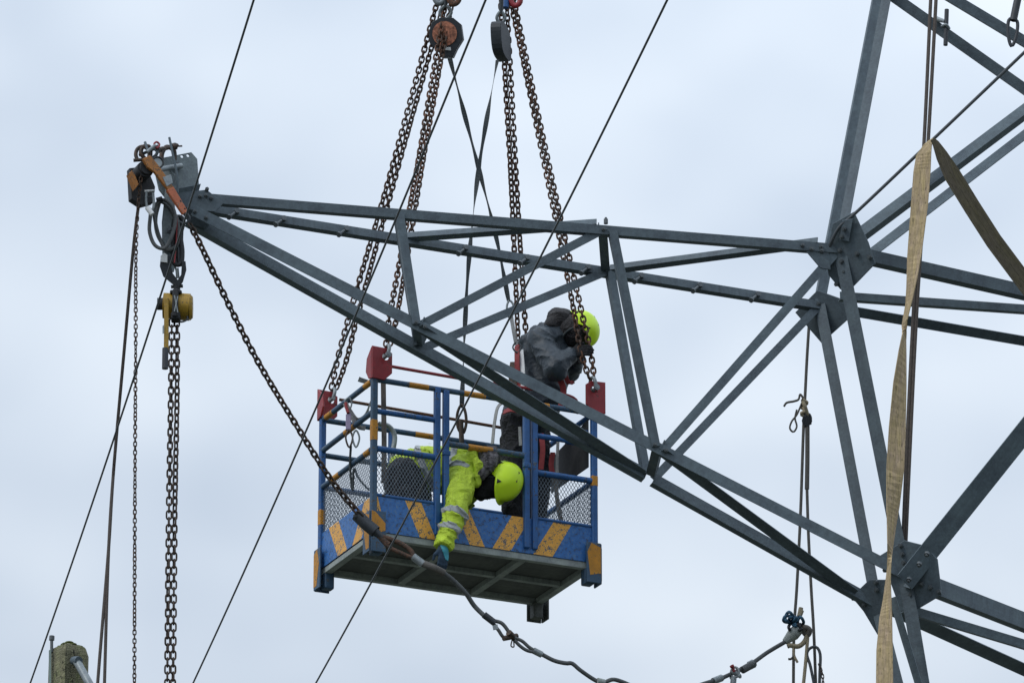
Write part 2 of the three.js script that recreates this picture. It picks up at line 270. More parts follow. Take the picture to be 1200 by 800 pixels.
const bigDiag = bar('diagonal', Q(1061, 682, 36.98), Q(1330, 345, 36.85), 0.15, unit(V(-0.22, -0.88, 0.42)), 1, 0.1);
bar('strut', off(nB, FRONT, -0.02), LRN, 0.115, FLAT, 1, 0.07); bar('diagonal', Q(1060, 712, 37.4), Q(1330, 793, 37.9), 0.06, FLAT, 1, 0.05); bar('strut', fB, LRF, 0.10, unit(V(0, -0.8, 0.6)), 1, 0.06);
bar('brace', Q(1046, 700, 36.95), Q(1090, 845, 37.1), 0.05, unit(V(-0.5, 0.2, 0.85)), 1, 0.03);
const feet = [V(-0.9, 0, 1.2), V(-1.3, 0, -1.8), V(3.4, 0, 1.0), V(3.1, 0, -2.0)].map((v) => v.add(V(nB.x, 0, nB.z)));
bar('leg', nLow, feet[0], 0.11, FRONT, 1, 0.11); bar('leg', fLow, feet[1], 0.11, FRONT, 1, 0.11); bar('leg', RN, LRN, 0.09, FRONT, 1, 0.08); bar('leg', RF, LRF, 0.09, FRONT, 1, 0.08); bar('leg', LRN, feet[2], 0.11, FRONT, 1, 0.11); bar('leg', LRF, feet[3], 0.11, FRONT, 1, 0.11);
for (const [a, b] of [[0, 2], [2, 0]]) bar('brace', lerp([nLow, 0, LRN][a], feet[a], 0.15), lerp([nLow, 0, LRN][b], feet[b], 0.9), 0.07, FRONT, 1, 0.06);
// gusset plates with their bolts
function plate(px, p0, n, t, boltPx, m = mat.steelB, holePx = []) {
  const o = off(p0, n, 0.012), g = part(tower, 'gusset_plate', polyG(px.map(([x, y]) => QP(x, y, o, n)).reverse(), n, t, holePx.map(([x, y, r]) => [QP(x, y, o, n), r])), m);
  bolts(g, boltPx.map(([x, y]) => QP(x, y, o, n)), n, 0.0165, 0.016); return g;
}
plate([[976, 262], [1001, 248], [1018, 284], [1026, 309], [999, 337], [985, 339], [971, 322], [968, 300]], nT, FRONT, 0.012, [[985, 293], [987, 306], [990, 318], [993, 331], [1005, 297], [1020, 301], [981, 333]]);
plate([[945, 294], [972, 286], [974, 316], [962, 314]], off(nT, NF, -0.02), NF, 0.012, [[951, 292], [963, 294]]);
plate([[932, 366], [958, 340], [992, 352], [994, 374], [963, 402]], off(fT, FRONT, -0.02), FRONT, 0.012, [[941, 354], [960, 356], [962, 368], [964, 380]]);
part(tower, 'splice_plate', polyG([[987, 258], [1000, 256], [995, 283], [984, 281]].map(([x, y]) => QP(x, y, off(nT, FRONT, 0.034), FRONT)).reverse(), FRONT, 0.01), mat.steel);
bolts(tower.children[tower.children.length - 1], [[990, 268], [987, 277]].map(([x, y]) => QP(x, y, off(nT, FRONT, 0.034), FRONT)), FRONT, 0.0165);
plate([[1028, 653], [1060, 633], [1084, 639], [1099, 655], [1104, 697], [1077, 713], [1056, 716], [1040, 672]], nB, FRONT, 0.012, [[1056, 639], [1058, 649], [1060, 659], [1081, 684], [1091, 688], [1101, 693], [1068, 697], [1070, 708], [1026, 659], [1038, 668]], mat.steel);
plate([[998, 699], [1019, 679], [1038, 679], [1040, 740], [1030, 746], [1012, 716]], off(fB, FRONT, 0.02), FRONT, 0.012, [[1001, 701], [1013, 708], [1027, 682], [1028, 691]]);
bolts(bigDiag, [[1078, 660], [1087, 648], [1066, 678]].map(([x, y]) => QP(x, y, off(Q(1061, 682, 36.98), V(0, 0, 1), 0.01), unit(V(-0.22, -0.88, 0.42)))), unit(V(-0.22, -0.88, 0.42)), 0.019);
// tip of the arm: box bracket, hanger plate, rod
const tipP = Q(215, 215, tipH - 0.02), TN = unit(V(0.35, -0.02, 0.93));
plate([[178, 187], [224, 178], [231, 186], [233, 216], [229, 232], [216, 237], [200, 240], [186, 222]], off(tipP, TN, -0.03), TN, 0.014, [[207, 193]], mat.steelPale, [[213, 183, 0.01], [220, 182, 0.01]]);
{ // folded lower lip of the bracket and its back cheek
  const o = off(tipP, TN, -0.016), a = QP(206, 220, o, TN), b = QP(232, 214, o, TN), c = QP(229, 232, o, TN), d = QP(208, 236, o, TN), n = unit(V(0.3, -0.45, 0.84));
  part(tower, 'bracket_lip', polyG([d, c, b, a].map((p, i) => off(p, n, i < 2 ? 0.004 : 0.012)), n, 0.008), mat.steelB);
  part(tower, 'gusset_plate', polyG([[206, 226], [242, 222], [262, 238], [252, 248], [224, 246], [212, 240]].map(([x, y]) => QP(x, y, off(A_nt, NF, 0.018), NF)).reverse(), NF, 0.01), mat.steelB);
  bolts(tower.children[tower.children.length - 1], [[234, 230], [241, 229], [247, 232], [242, 222], [228, 248], [241, 255]].map(([x, y]) => QP(x, y, off(A_nt, NF, 0.02), NF)), NF, 0.014);
  const HN = unit(V(-0.15, 0, 1)), ho = Q(205, 240, tipH - 0.1);
  part(tower, 'hanger_plate', polyG([[188, 204], [196, 197], [206, 205], [204, 236], [206, 300], [203, 318], [190, 318], [189, 260], [193, 222]].map(([x, y]) => QP(x, y, ho, HN)).reverse(), HN, 0.016), mat.steelPale);
  bolts(tower.children[tower.children.length - 1], [[197, 212], [199, 270]].map(([x, y]) => QP(x, y, ho, HN)), HN, 0.022);
  part(tower, 'spacer_tube', rodG(Q(184, 199, tipH - 0.2), Q(212, 194, tipH - 0.03), 0.018, 10), mat.galv);
  part(tower, 'drift_rod', tubeG([Q(198, 161, tipH - 0.13), Q(202, 180, tipH - 0.13), Q(207, 205, tipH - 0.12), Q(208, 226, tipH - 0.1)], 0.009), mat.steel);
  part(tower, 'tip_plate', polyG([[210, 232], [230, 236], [250, 258], [240, 268], [222, 262], [212, 248]].map(([x, y]) => QP(x, y, off(A_fb, NF, 0.01), NF)).reverse(), NF, 0.012), mat.steelB);
}

// ---------------------------------------------------------------- the man basket
const yaw = THREE.MathUtils.degToRad(24.6), BA = V(Math.cos(yaw), 0, -Math.sin(yaw)), BB = V(-Math.sin(yaw), 0, -Math.cos(yaw)), Nb = Q(437, 622, 37.0);
const BL = 1.602, BW = 0.875; // along the long side, across
const Bk = (u, v, w) => Nb.clone().addScaledVector(BA, u).addScaledVector(BB, v).addScaledVector(Y, w);
const basket = thing('man_basket', 'blue steel work basket with orange hazard stripes hanging from four chains', 'basket', Bk(BL / 2, BW / 2, -0.14));
const bm = basis(BA, Y, BB.clone().negate(), V(0, 0, 0));
const boxB = (u0, u1, v0, v1, w0, w1, r = 0.004) => boxUV(r ? new RoundedBoxGeometry(u1 - u0, w1 - w0, v1 - v0, 1, Math.min(r, (v1 - v0) / 2.2, (u1 - u0) / 2.2)) : new THREE.BoxGeometry(u1 - u0, w1 - w0, v1 - v0)).applyMatrix4(bm).translate(...Bk((u0 + u1) / 2, (v0 + v1) / 2, (w0 + w1) / 2).toArray());
const pipe = (name, a, b, r, m = mat.blue, bands = []) => {
  const A = Bk(...a), B = Bk(...b), p = part(basket, name, rodG(A, B, r, 12), m);
  for (const [t0, t1] of bands) part(p, 'painted_band', rodG(lerp(A, B, t0), lerp(A, B, t1), r + 0.0012, 12), mat.yellow); return p;
};
const H = { top: 1.085, mid: 0.835, low: 0.575, toe: 0.245, gate: 0.68 };
// toe boards: hazard stripes are worn paint on the blue sheet
function hazardTex(stripes, len, seed) {
  const W = 1024, Hh = 160, c = document.createElement('canvas'); c.width = W; c.height = Hh; const x = c.getContext('2d');
  x.fillStyle = '#2e69ad'; x.fillRect(0, 0, W, Hh); x.fillStyle = '#ecac48';
  for (const [b0, b1, t0, t1] of stripes) { x.beginPath(); x.moveTo(b0 * W, Hh); x.lineTo(b1 * W, Hh); x.lineTo(t1 * W, 0); x.lineTo(t0 * W, 0); x.closePath(); x.fill(); }
  const im = x.getImageData(0, 0, W, Hh), d = im.data;
  for (let j = 0; j < Hh; j++) for (let i = 0; i < W; i++) {
    const o = (j * W + i) * 4, X = i / W * len * 10, Yv = j / Hh * 2.5, yel = d[o] > 120;
    const a = fbm(X * 2.2 + seed, Yv * 2.2, 1.3, 4), b = fbm(X * 9 + seed, Yv * 9, 4.1, 3), cr = Math.abs(n3(X * 2.6 + seed + b * 0.5, Yv * 3.2 + 7, 2.2));
    let k = 1 + 0.16 * a + 0.08 * b; let col = [d[o], d[o + 1], d[o + 2]];
    if (yel && (a * 0.8 + b * 0.7 > 0.27 || (cr < 0.045 && a > -0.16))) col = b > 0 ? [62, 74, 92] : [120, 104, 78];
    else if (!yel && a + b * 0.8 > 0.38) col = [72, 104, 142]; else if (!yel && b - a > 0.5) col = [58, 66, 78];
    for (let q = 0; q < 3; q++) d[o + q] = Math.max(0, Math.min(255, col[q] * k));
  }
  x.putImageData(im, 0, 0); const t = new THREE.CanvasTexture(c); t.colorSpace = THREE.SRGBColorSpace; t.magFilter = THREE.LinearFilter; t.anisotropy = 8; return t;
}
function toeBoard(a, b, nOut, tex) { // sheet with folded lip; uv along its run
  const A = Bk(...a), B = Bk(...b), L = A.distanceTo(B), g = new THREE.PlaneGeometry(L, H.toe, 1, 1);
  const x = unit(B.clone().sub(A)), z = nOut; g.applyMatrix4(basis(x, Y, x.clone().cross(Y).dot(z) > 0 ? x.clone().cross(Y) : z, lerp(A, B, 0.5).add(V(0, H.toe / 2, 0)).addScaledVector(z, 0.0045)));
  const q = g.toNonIndexed(); q.computeVertexNormals();
  const p = part(basket, 'toe_board', polyG([A, B, B.clone().add(V(0, H.toe, 0)), A.clone().add(V(0, H.toe, 0))].map((v) => v.clone().addScaledVector(z, 0.002)), z, 0.006), mat.blue);
  part(p, 'painted_face', q, M({ map: tex, roughness: 0.5, bumpMap: rep(grainTex, 6, 1), bumpScale: 0.001 })); return p;
}
const nFr = BB.clone().negate(), nLe = BA.clone().negate();
const st = (list) => list; // each stripe: bottom left, bottom right, top left, top right, as shares of the length
toeBoard([0.02, 0, 0], [BL - 0.02, 0, 0], nFr, hazardTex(st([[-0.03, 0.045, -0.10, 0.005], [0.20, 0.275, 0.13, 0.205], [0.43, 0.50, 0.355, 0.425], [0.535, 0.62, 0.625, 0.71], [0.725, 0.815, 0.82, 0.905]]), BL, 3));
toeBoard([0, BW - 0.02, 0], [0, 0.02, 0], nLe, hazardTex(st([[0.33, 0.52, 0.14, 0.34], [0.62, 0.80, 0.86, 1.04]]), BW, 8));
toeBoard([0.02, BW, 0], [BL - 0.02, BW, 0], BB, hazardTex(st([[0.2, 0.28, 0.13, 0.21], [0.5, 0.58, 0.57, 0.65], [0.8, 0.88, 0.87, 0.95]]), BL, 14));
toeBoard([BL, 0.02, 0], [BL, BW - 0.02, 0], BA, hazardTex(st([[0.3, 0.5, 0.1, 0.3], [0.65, 0.85, 0.85, 1.05]]), BW, 19));
// posts at the corners
const corners = [[0, 0], [BL, 0], [BL, BW], [0, BW]];
corners.forEach(([u, v], i) => {
  const p = part(basket, 'corner_post', boxB(u - 0.022, u + 0.022, v - 0.022, v + 0.022, 0.0, H.top, 0.012), i ? mat.blue : mat.blueGrey);
  const b = [[0.62, 0.775], [0.53, 0.615], [0.6, 0.7], [0.30, 0.42]][i]; part(p, 'painted_band', boxB(u - 0.0235, u + 0.0235, v - 0.0235, v + 0.0235, b[0], b[1], 0.012), mat.yellow);
  const s = i === 0 ? [0.0, 0.13] : i === 1 ? [-0.13, 0.005] : i === 2 ? [-0.13, 0.0] : [0, 0.13];
  // folded foot under the corner, half painted
  const du = u ? -1 : 1, dv = v ? -1 : 1, foot = part(basket, 'foot', merge([boxB(Math.min(u - 0.03 * du, u + 0.075 * du), Math.max(u - 0.03 * du, u + 0.075 * du), v - 0.035 * dv - 0.006, v - 0.035 * dv + 0.006, -0.15, i === 2 ? 0.0 : 0.13, 0.003), boxB(u - 0.035 * du - 0.006, u - 0.035 * du + 0.006, Math.min(v - 0.03 * dv, v + 0.075 * dv), Math.max(v - 0.03 * dv, v + 0.075 * dv), -0.15, i === 2 ? 0.0 : 0.13, 0.003), boxB(Math.min(u, u + 0.07 * du), Math.max(u, u + 0.07 * du), Math.min(v, v + 0.07 * dv), Math.max(v, v + 0.07 * dv), -0.15, -0.035, 0.01)]), i === 2 ? mat.under : mat.blueGrey);
  if (i !== 2) { // orange paint on the outer cheeks
    const z = v - 0.0425 * dv, P = (du2, w) => Bk(u + du2 * du, z, w), n = v ? BB : nFr;
    part(foot, 'painted_patch', polyG(i ? [P(-0.028, 0.10), P(0.04, 0.125), P(0.07, 0.06), P(0.05, -0.10), P(-0.028, -0.08)] : [P(-0.028, 0.128), P(0.0, 0.12), P(0.07, 0.05), P(0.07, 0.0), P(0.03, -0.02), P(-0.028, -0.015)], n, 0.002), mat.yellow);
    const x2 = u - 0.0425 * du, P2 = (d2, w) => Bk(x2, v + d2 * dv, w), n2 = u ? BA : nLe;
    part(foot, 'painted_patch', polyG([P2(-0.028, 0.10), P2(0.03, 0.125), P2(0.06, 0.02), P2(0.02, -0.13), P2(-0.028, -0.13)], n2, 0.002), mat.yellow);
  }
});
// rails
const rr = 0.019, e = 0.02;
pipe('rail', [e, 0, H.top - 0.03], [BL - e, 0, H.top - 0.03], rr, mat.blueGrey, [[0.145, 0.235], [0.40, 0.50], [0.72, 0.8]]);
pipe('rail', [e, 0, H.mid], [0.44, 0, H.mid], rr); pipe('rail', [e, 0, H.low], [0.44, 0, H.low], rr * 1.1); pipe('rail', [e, 0, H.toe + 0.008], [0.44, 0, H.toe + 0.008], 0.012);
pipe('rail', [0.53, -0.004, H.gate], [1.085, -0.004, H.gate], rr * 1.1, mat.blueGrey, [[0.26, 0.58]]);
pipe('rail', [1.18, 0, H.mid], [BL - e, 0, H.mid], rr); pipe('rail', [1.18, 0, H.low], [BL - e, 0, H.low], rr * 1.1); pipe('rail', [1.18, 0, H.toe + 0.008], [BL - e, 0, H.toe + 0.008], 0.012);
for (const [w, b] of [[H.top - 0.03, [[0.02, 0.16], [0.8, 0.95]]], [H.mid, [[0.35, 0.55]]], [H.low, [[0.03, 0.14], [0.65, 0.82]]]]) pipe('rail', [0, e, w], [0, BW - e, w], rr, mat.blueGrey, b.map(([p, q]) => [p, q]));
for (const [w, b] of [[H.top - 0.03, [[0.42, 0.52]]], [H.mid - 0.03, [[0.7, 0.85]]], [H.low, []]]) pipe('rail', [e, BW, w], [BL - e, BW, w], rr, w === H.low ? mat.blue : mat.blueGrey, b);
for (const w of [H.top - 0.03, H.mid, H.low]) pipe('rail', [BL, e, w], [BL, BW - e, w], rr);
pipe('stanchion', [0.5, BW, 0.1], [0.5, BW, H.top - 0.04], rr); pipe('stanchion', [1.04, BW, 0.1], [1.04, BW, H.top - 0.04], rr);
// gate posts of the front side
for (const [u, dv, w0, w1] of [[0.453, 0, 0.03, H.top - 0.02], [0.514, -0.006, 0.20, H.top - 0.035], [1.100, -0.006, 0.03, H.top - 0.02], [1.162, 0, 0.03, H.top - 0.02]]) {
  const p = part(basket, 'gate_post', boxB(u - 0.0205, u + 0.0205, dv - 0.024, dv + 0.02, w0, w1, 0.009), mat.blue);
  if (u > 0.5 && u < 1.11) part(p, 'latch', boxB(u - 0.026, u + 0.026, dv - 0.029, dv + 0.005, H.gate - 0.09, H.gate - 0.055, 0.006), mat.blue);
}
// expanded metal
function meshPanel(a, b, w0, w1) {
  const A = Bk(...a, 0), B = Bk(...b, 0), L = A.distanceTo(B), x = unit(B.clone().sub(A)), n = x.clone().cross(Y), hgt = w1 - w0, list = [], pitch = 0.0245, k = 1.65; // strands climb k metres per metre
  const clip = (p, q) => { let t0 = 0, t1 = 1; const dx = q[0] - p[0], dy = q[1] - p[1]; for (const [d, r] of [[-dx, p[0]], [dx, L - p[0]], [-dy, p[1]], [dy, hgt - p[1]]]) { if (d === 0) { if (r < 0) return null; continue; } const t = r / d; if (d < 0) t0 = Math.max(t0, t); else t1 = Math.min(t1, t); } return t0 < t1 - 1e-4 ? [[p[0] + dx * t0, p[1] + dy * t0], [p[0] + dx * t1, p[1] + dy * t1]] : null; };
  for (const s of [-1, 1]) for (let o = -hgt / k - pitch; o < L + hgt / k + pitch; o += pitch) {
    const c = clip(s > 0 ? [o, 0] : [o, hgt], s > 0 ? [o + hgt / k, hgt] : [o + hgt / k, 0]); if (!c) continue;
    const P = c.map(([u, v]) => A.clone().addScaledVector(x, u).add(V(0, w0 + v, 0)).addScaledVector(n, s * 0.0012)), d = unit(P[1].clone().sub(P[0])), sd = d.clone().cross(n);
    const g = new THREE.BoxGeometry(0.0034, P[0].distanceTo(P[1]), 0.0022); list.push(boxUV(g).applyMatrix4(basis(sd, d, sd.clone().cross(d), lerp(P[0], P[1], 0.5))));
  }
  const m = part(basket, 'mesh_panel', merge(list), mat.meshSteel); m.userData.kind = 'stuff';
}
meshPanel([0.02, 0.004], [0.435, 0.004], H.toe, H.low); meshPanel([1.18, 0.004], [BL - 0.02, 0.004], H.toe, H.low); meshPanel([0.004, 0.02], [0.004, BW - 0.02], H.toe, H.low);
meshPanel([0.02, BW - 0.004], [BL - 0.02, BW - 0.004], H.toe, H.low); meshPanel([BL - 0.004, 0.02], [BL - 0.004, BW - 0.02], H.toe, H.low);
// floor and the beams under it
part(basket, 'floor_plate', boxB(0.01, BL - 0.01, 0.01, BW - 0.01, -0.006, 0.004, 0), mat.under);
for (const [a] of [[0.0], [0.535], [1.07], [BL - 0.05]]) part(basket, 'floor_beam', boxB(a, a + 0.05, 0.05, BW - 0.05, -0.045, -0.007, 0.004), mat.beam);
for (const [u0, u1] of [[0.05, 0.534], [0.586, 1.069], [1.121, BL - 0.051]]) part(basket, 'floor_beam', boxB(u0, u1, BW / 2 - 0.02, BW / 2 + 0.02, -0.043, -0.007, 0.004), mat.beam);
part(basket, 'floor_beam', boxB(0.0, BL, 0.002, 0.045, -0.046, -0.001, 0.004), mat.beam); part(basket, 'floor_beam', boxB(0.0, BL, BW - 0.045, BW - 0.002, -0.046, -0.001, 0.004), mat.beam);
// lifting lugs, folded red plates
function lug(u, v, i) {
  const du = u ? -1 : 1, dv = v ? -1 : 1, t = 0.014, w0 = H.top - 0.03, w1 = H.top + 0.19, s = [[-0.03, w0], [0.06, w0 - 0.005], [0.115, w0 + 0.05], [0.115, w1 - 0.03], [0.075, w1], [-0.03, w1 + 0.004]];
  const n = v ? BB : nFr, z = v - 0.032 * dv, sh = i === 1 ? -0.045 : 0, hole = Bk(u + (0.068 + sh * 1.3) * du, z, w1 - 0.06);
  const g1 = polyG(s.map(([a, w]) => Bk(u + (a + sh) * du, z, w)), n, t, [[hole, 0.024]]);
  const n2 = u ? BA : nLe, x2 = u - 0.032 * du, s2 = [[-0.018, w0], [0.03, w0 + 0.01], [0.075, w0 + 0.07], [0.06, w1 - 0.06], [-0.018, w1]];
  const g2 = polyG(s2.map(([a, w]) => Bk(x2, v + a * dv, w)), n2, t);
  part(basket, 'lifting_lug', merge([g1, g2]), mat.red); return { hole, n };
}
const lugs = corners.map(([u, v], i) => lug(u, v, i));
// red and brown grab bars just inside the lugs
part(basket, 'grab_bar', tubeG([Bk(0.1, 0.05, H.top + 0.10), Bk(0.7, 0.05, H.top + 0.09), Bk(1.46, 0.05, H.top + 0.085), Bk(1.50, 0.05, H.top + 0.06), Bk(1.505, 0.04, H.top - 0.03)], 0.0115, 8, 60), mat.red);
part(basket, 'grab_bar', tubeG([Bk(0.1, BW - 0.05, H.top + 0.115), Bk(0.7, BW - 0.05, H.top + 0.105), Bk(1.44, BW - 0.05, H.top + 0.09)], 0.0115, 8, 40), mat.chainRust);
// dark screen on the right-hand side and blue plate at its head
part(basket, 'side_screen', polyG([Bk(BL - 0.03, 0.03, 0.68), Bk(BL - 0.03, 0.62, 0.68), Bk(BL - 0.03, 0.60, 0.93), Bk(BL - 0.03, 0.03, 1.02)], nLe, 0.008), mat.screen);
part(basket, 'side_screen', boxB(BL - 0.2, BL - 0.03, 0.022, 0.032, 0.82, 0.94, 0.003), mat.blue);
part(basket, 'bent_handle', tubeG([Bk(0.36, 0.62, 0.5), Bk(0.40, 0.62, 0.78), Bk(0.415, 0.62, 0.93), Bk(0.37, 0.62, 0.985), Bk(0.30, 0.62, 0.99)], 0.017, 8, 40), mat.galv);

// ---------------------------------------------------------------- chains
function linkGeo(pitch, d) { // one oval link, long axis y, lying in the xy plane
  const hw = d * 1.18, hl = (pitch + d) / 2 - hw, pts = []; const n = 5;
  for (let i = 0; i <= n; i++) { const a = Math.PI * i / n; pts.push(V(hw * Math.cos(a), hl + hw * Math.sin(a), 0)); }
  for (let i = 0; i <= n; i++) { const a = Math.PI + Math.PI * i / n; pts.push(V(hw * Math.cos(a), -hl + hw * Math.sin(a), 0)); }
  const g = new THREE.TubeGeometry(new THREE.CatmullRomCurve3(pts, true, 'catmullrom', 0.4), 20, d / 2, 6, true), uv = g.attributes.uv; for (let i = 0; i < uv.count; i++) uv.setXY(i, uv.getX(i) * 0.11, uv.getY(i) * 0.04); return g;
}
const linkCache = {};
function chainRun(parent, pts, pitch, d, mats, roll = 0, wobble = 0.12) {
  const key = pitch + '/' + d, g = (linkCache[key] ??= linkGeo(pitch, d)), c = new THREE.CatmullRomCurve3(pts, false, 'centripetal'), L = c.getLength(), n = Math.max(1, Math.round(L / pitch));
  c.arcLengthDivisions = 400; c.updateArcLengths();
  let slow = rand() * 6;
  for (let i = 0; i < n; i++) {
    const p = c.getPointAt((i + 0.5) / n), t = c.getTangentAt((i + 0.5) / n).normalize(), x = unit(V(1, 0, 0).addScaledVector(t, -t.x)), z = x.clone().cross(t);
    const a = roll + (i % 2 ? Math.PI / 2 : 0) + wobble * 2 * Math.sin(slow + i * 0.13) + wobble * (rand() - 0.5);
    const xx = x.clone().multiplyScalar(Math.cos(a)).addScaledVector(z, Math.sin(a)), zz = xx.clone().cross(t), m = new THREE.Mesh(g, mats[Math.floor(rand() * mats.length)]);
    m.name = 'link'; m.castShadow = m.receiveShadow = true; m.quaternion.setFromRotationMatrix(new THREE.Matrix4().makeBasis(xx, t, zz)); m.position.copy(p).sub(parent.position); parent.add(m);
  }
}
function shackleG(top, pin, pinDir, r, half) { // bow shackle: crown at top, pin through pin
  const up = unit(top.clone().sub(pin)), s = unit(pinDir.clone().addScaledVector(up, -pinDir.dot(up))), L = top.distanceTo(pin);
  const P = (a, b) => pin.clone().addScaledVector(s, a * half).addScaledVector(up, b * L);
  return [tubeG([P(-1, 0), P(-1.25, 0.45), P(-0.9, 0.85), P(0, 1.02), P(0.9, 0.85), P(1.25, 0.45), P(1, 0)], r, 7, 24), rodG(P(-1.75, 0), P(1.9, 0), r * 0.95, 8), rodG(P(1.2, 0), P(1.75, 0), r * 1.7, 8)];
}
const apexLN = Q(532, -42, 37.62), apexRF = Q(589, -46, 37.82);
const chainDefs = [ // lug, apex, strand offsets at the foot and at the head
  [0, apexLN, [V(-0.022, 0, 0), V(0.026, 0, 0.01)], [V(-0.012, 0, 0.02), V(0.03, 0, -0.01)], 'chain leg shackled to the red lug on the basket corner nearest the anchor chain', [mat.chain, mat.chainRust]],
  [1, apexRF, [V(-0.036, 0, 0.01), V(0.03, 0, -0.01)], [V(-0.006, 0, 0.03), V(0.022, 0, -0.02)], 'rusty chain leg passing the standing worker\'s helmet to the red lug on the right', [mat.chain, mat.chainRust]],
  [2, apexRF, [V(-0.035, 0, 0), V(0.03, 0, 0)], [V(-0.03, 0, 0.01), V(0.012, 0, 0)], 'nearly upright chain leg dropping behind the back of the standing worker', [mat.chain, mat.chain, mat.chainRust]],
  [3, apexLN, [V(-0.03, 0, 0), V(0.03, 0, 0)], [V(-0.045, 0, 0), V(0.006, 0, 0)], 'grey chain leg shackled to the red lug beside the hanging lanyard', [mat.chain]],
];
for (const [i, apex, foot, head, label, ms] of chainDefs) {
  const { hole, n } = lugs[i], dir = unit(apex.clone().sub(hole)), sTop = hole.clone().addScaledVector(dir, 0.085), c = thing('lifting_chain', label, 'chain', hole, 'chain legs carrying the basket');
  for (let k = 0; k < 2; k++) chainRun(c, [sTop.clone().addScaledVector(foot[k], 0.55), lerp(sTop, apex, 0.06).add(foot[k]), lerp(sTop, apex, 0.16).add(foot[k].clone().lerp(head[k], 0.35)), lerp(lerp(sTop, apex, 0.5).add(foot[k].clone().multiplyScalar(0.5)), lerp(sTop, apex, 0.5).add(head[k]), 0.5), apex.clone().add(head[k])], 0.0385, 0.0132, ms, 0.35 + k * 0.4 + i, 0.16);
  part(c, 'shackle', merge(shackleG(sTop, hole.clone().addScaledVector(n, -0.007), n, 0.0125, 0.032)), mat.galv);
}
// master link, its two sub-links and the shortening hooks at the head of the chains
{
  const top = lerp(apexLN, apexRF, 0.5).add(V(0, 0.75, 0)), m = thing('master_link', 'dark lifting ring assembly above the chains at the picture\'s upper edge', 'lifting ring', lerp(apexLN, apexRF, 0.5));
  m.userData.label = 'dark steel lifting ring that gathers the four basket chains above the fall arrest blocks';
  const ring = (c, u, h, w, r) => tubeG(Array.from({ length: 12 }, (_, k) => { const a = k / 12 * 2 * Math.PI; return c.clone().addScaledVector(u, Math.cos(a) * w).add(V(0, Math.sin(a) * h, 0)); }), r, 8, 40, true);
  part(m, 'ring', ring(top.clone().add(V(0, 0.08, 0)), RIGHT, 0.13, 0.07, 0.013), mat.chain);
  for (const a of [apexLN, apexRF]) { part(m, 'sub_link', ring(lerp(a, top, 0.94), V(0, 0, 1), 0.07, 0.04, 0.011), mat.chain); part(m, 'connector', rodG(a, lerp(a, top, 0.9), 0.014, 8), mat.chain); part(m, 'coupling', ring(a.clone().add(V(0, 0.02, 0)), RIGHT, 0.06, 0.05, 0.014), mat.chainRust); }
  const hk = (x, y, h, mt, s) => part(m, 'grab_hook', tubeG([Q(x - 2 * s, y - 24, h), Q(x - 3 * s, y - 8, h), Q(x + 3 * s, y + 2, h), Q(x + 9 * s, y - 2, h), Q(x + 9 * s, y - 12, h)], 0.02, 8, 24), mt);
  hk(511, 2, 37.5, mat.galv, 1); hk(528, 3, 37.45, mat.chainRust, 1); hk(600, 5, 37.7, mat.red, 1); part(m, 'tag_sleeve', rodG(Q(593, -14, 37.7), Q(592, 9, 37.7), 0.026, 10), mat.blue);
  part(m, 'hoist_rope', rodG(top.clone().add(V(0, 0.2, 0)), top.clone().add(V(0, 9, 0)), 0.012, 8), mat.wire);
}

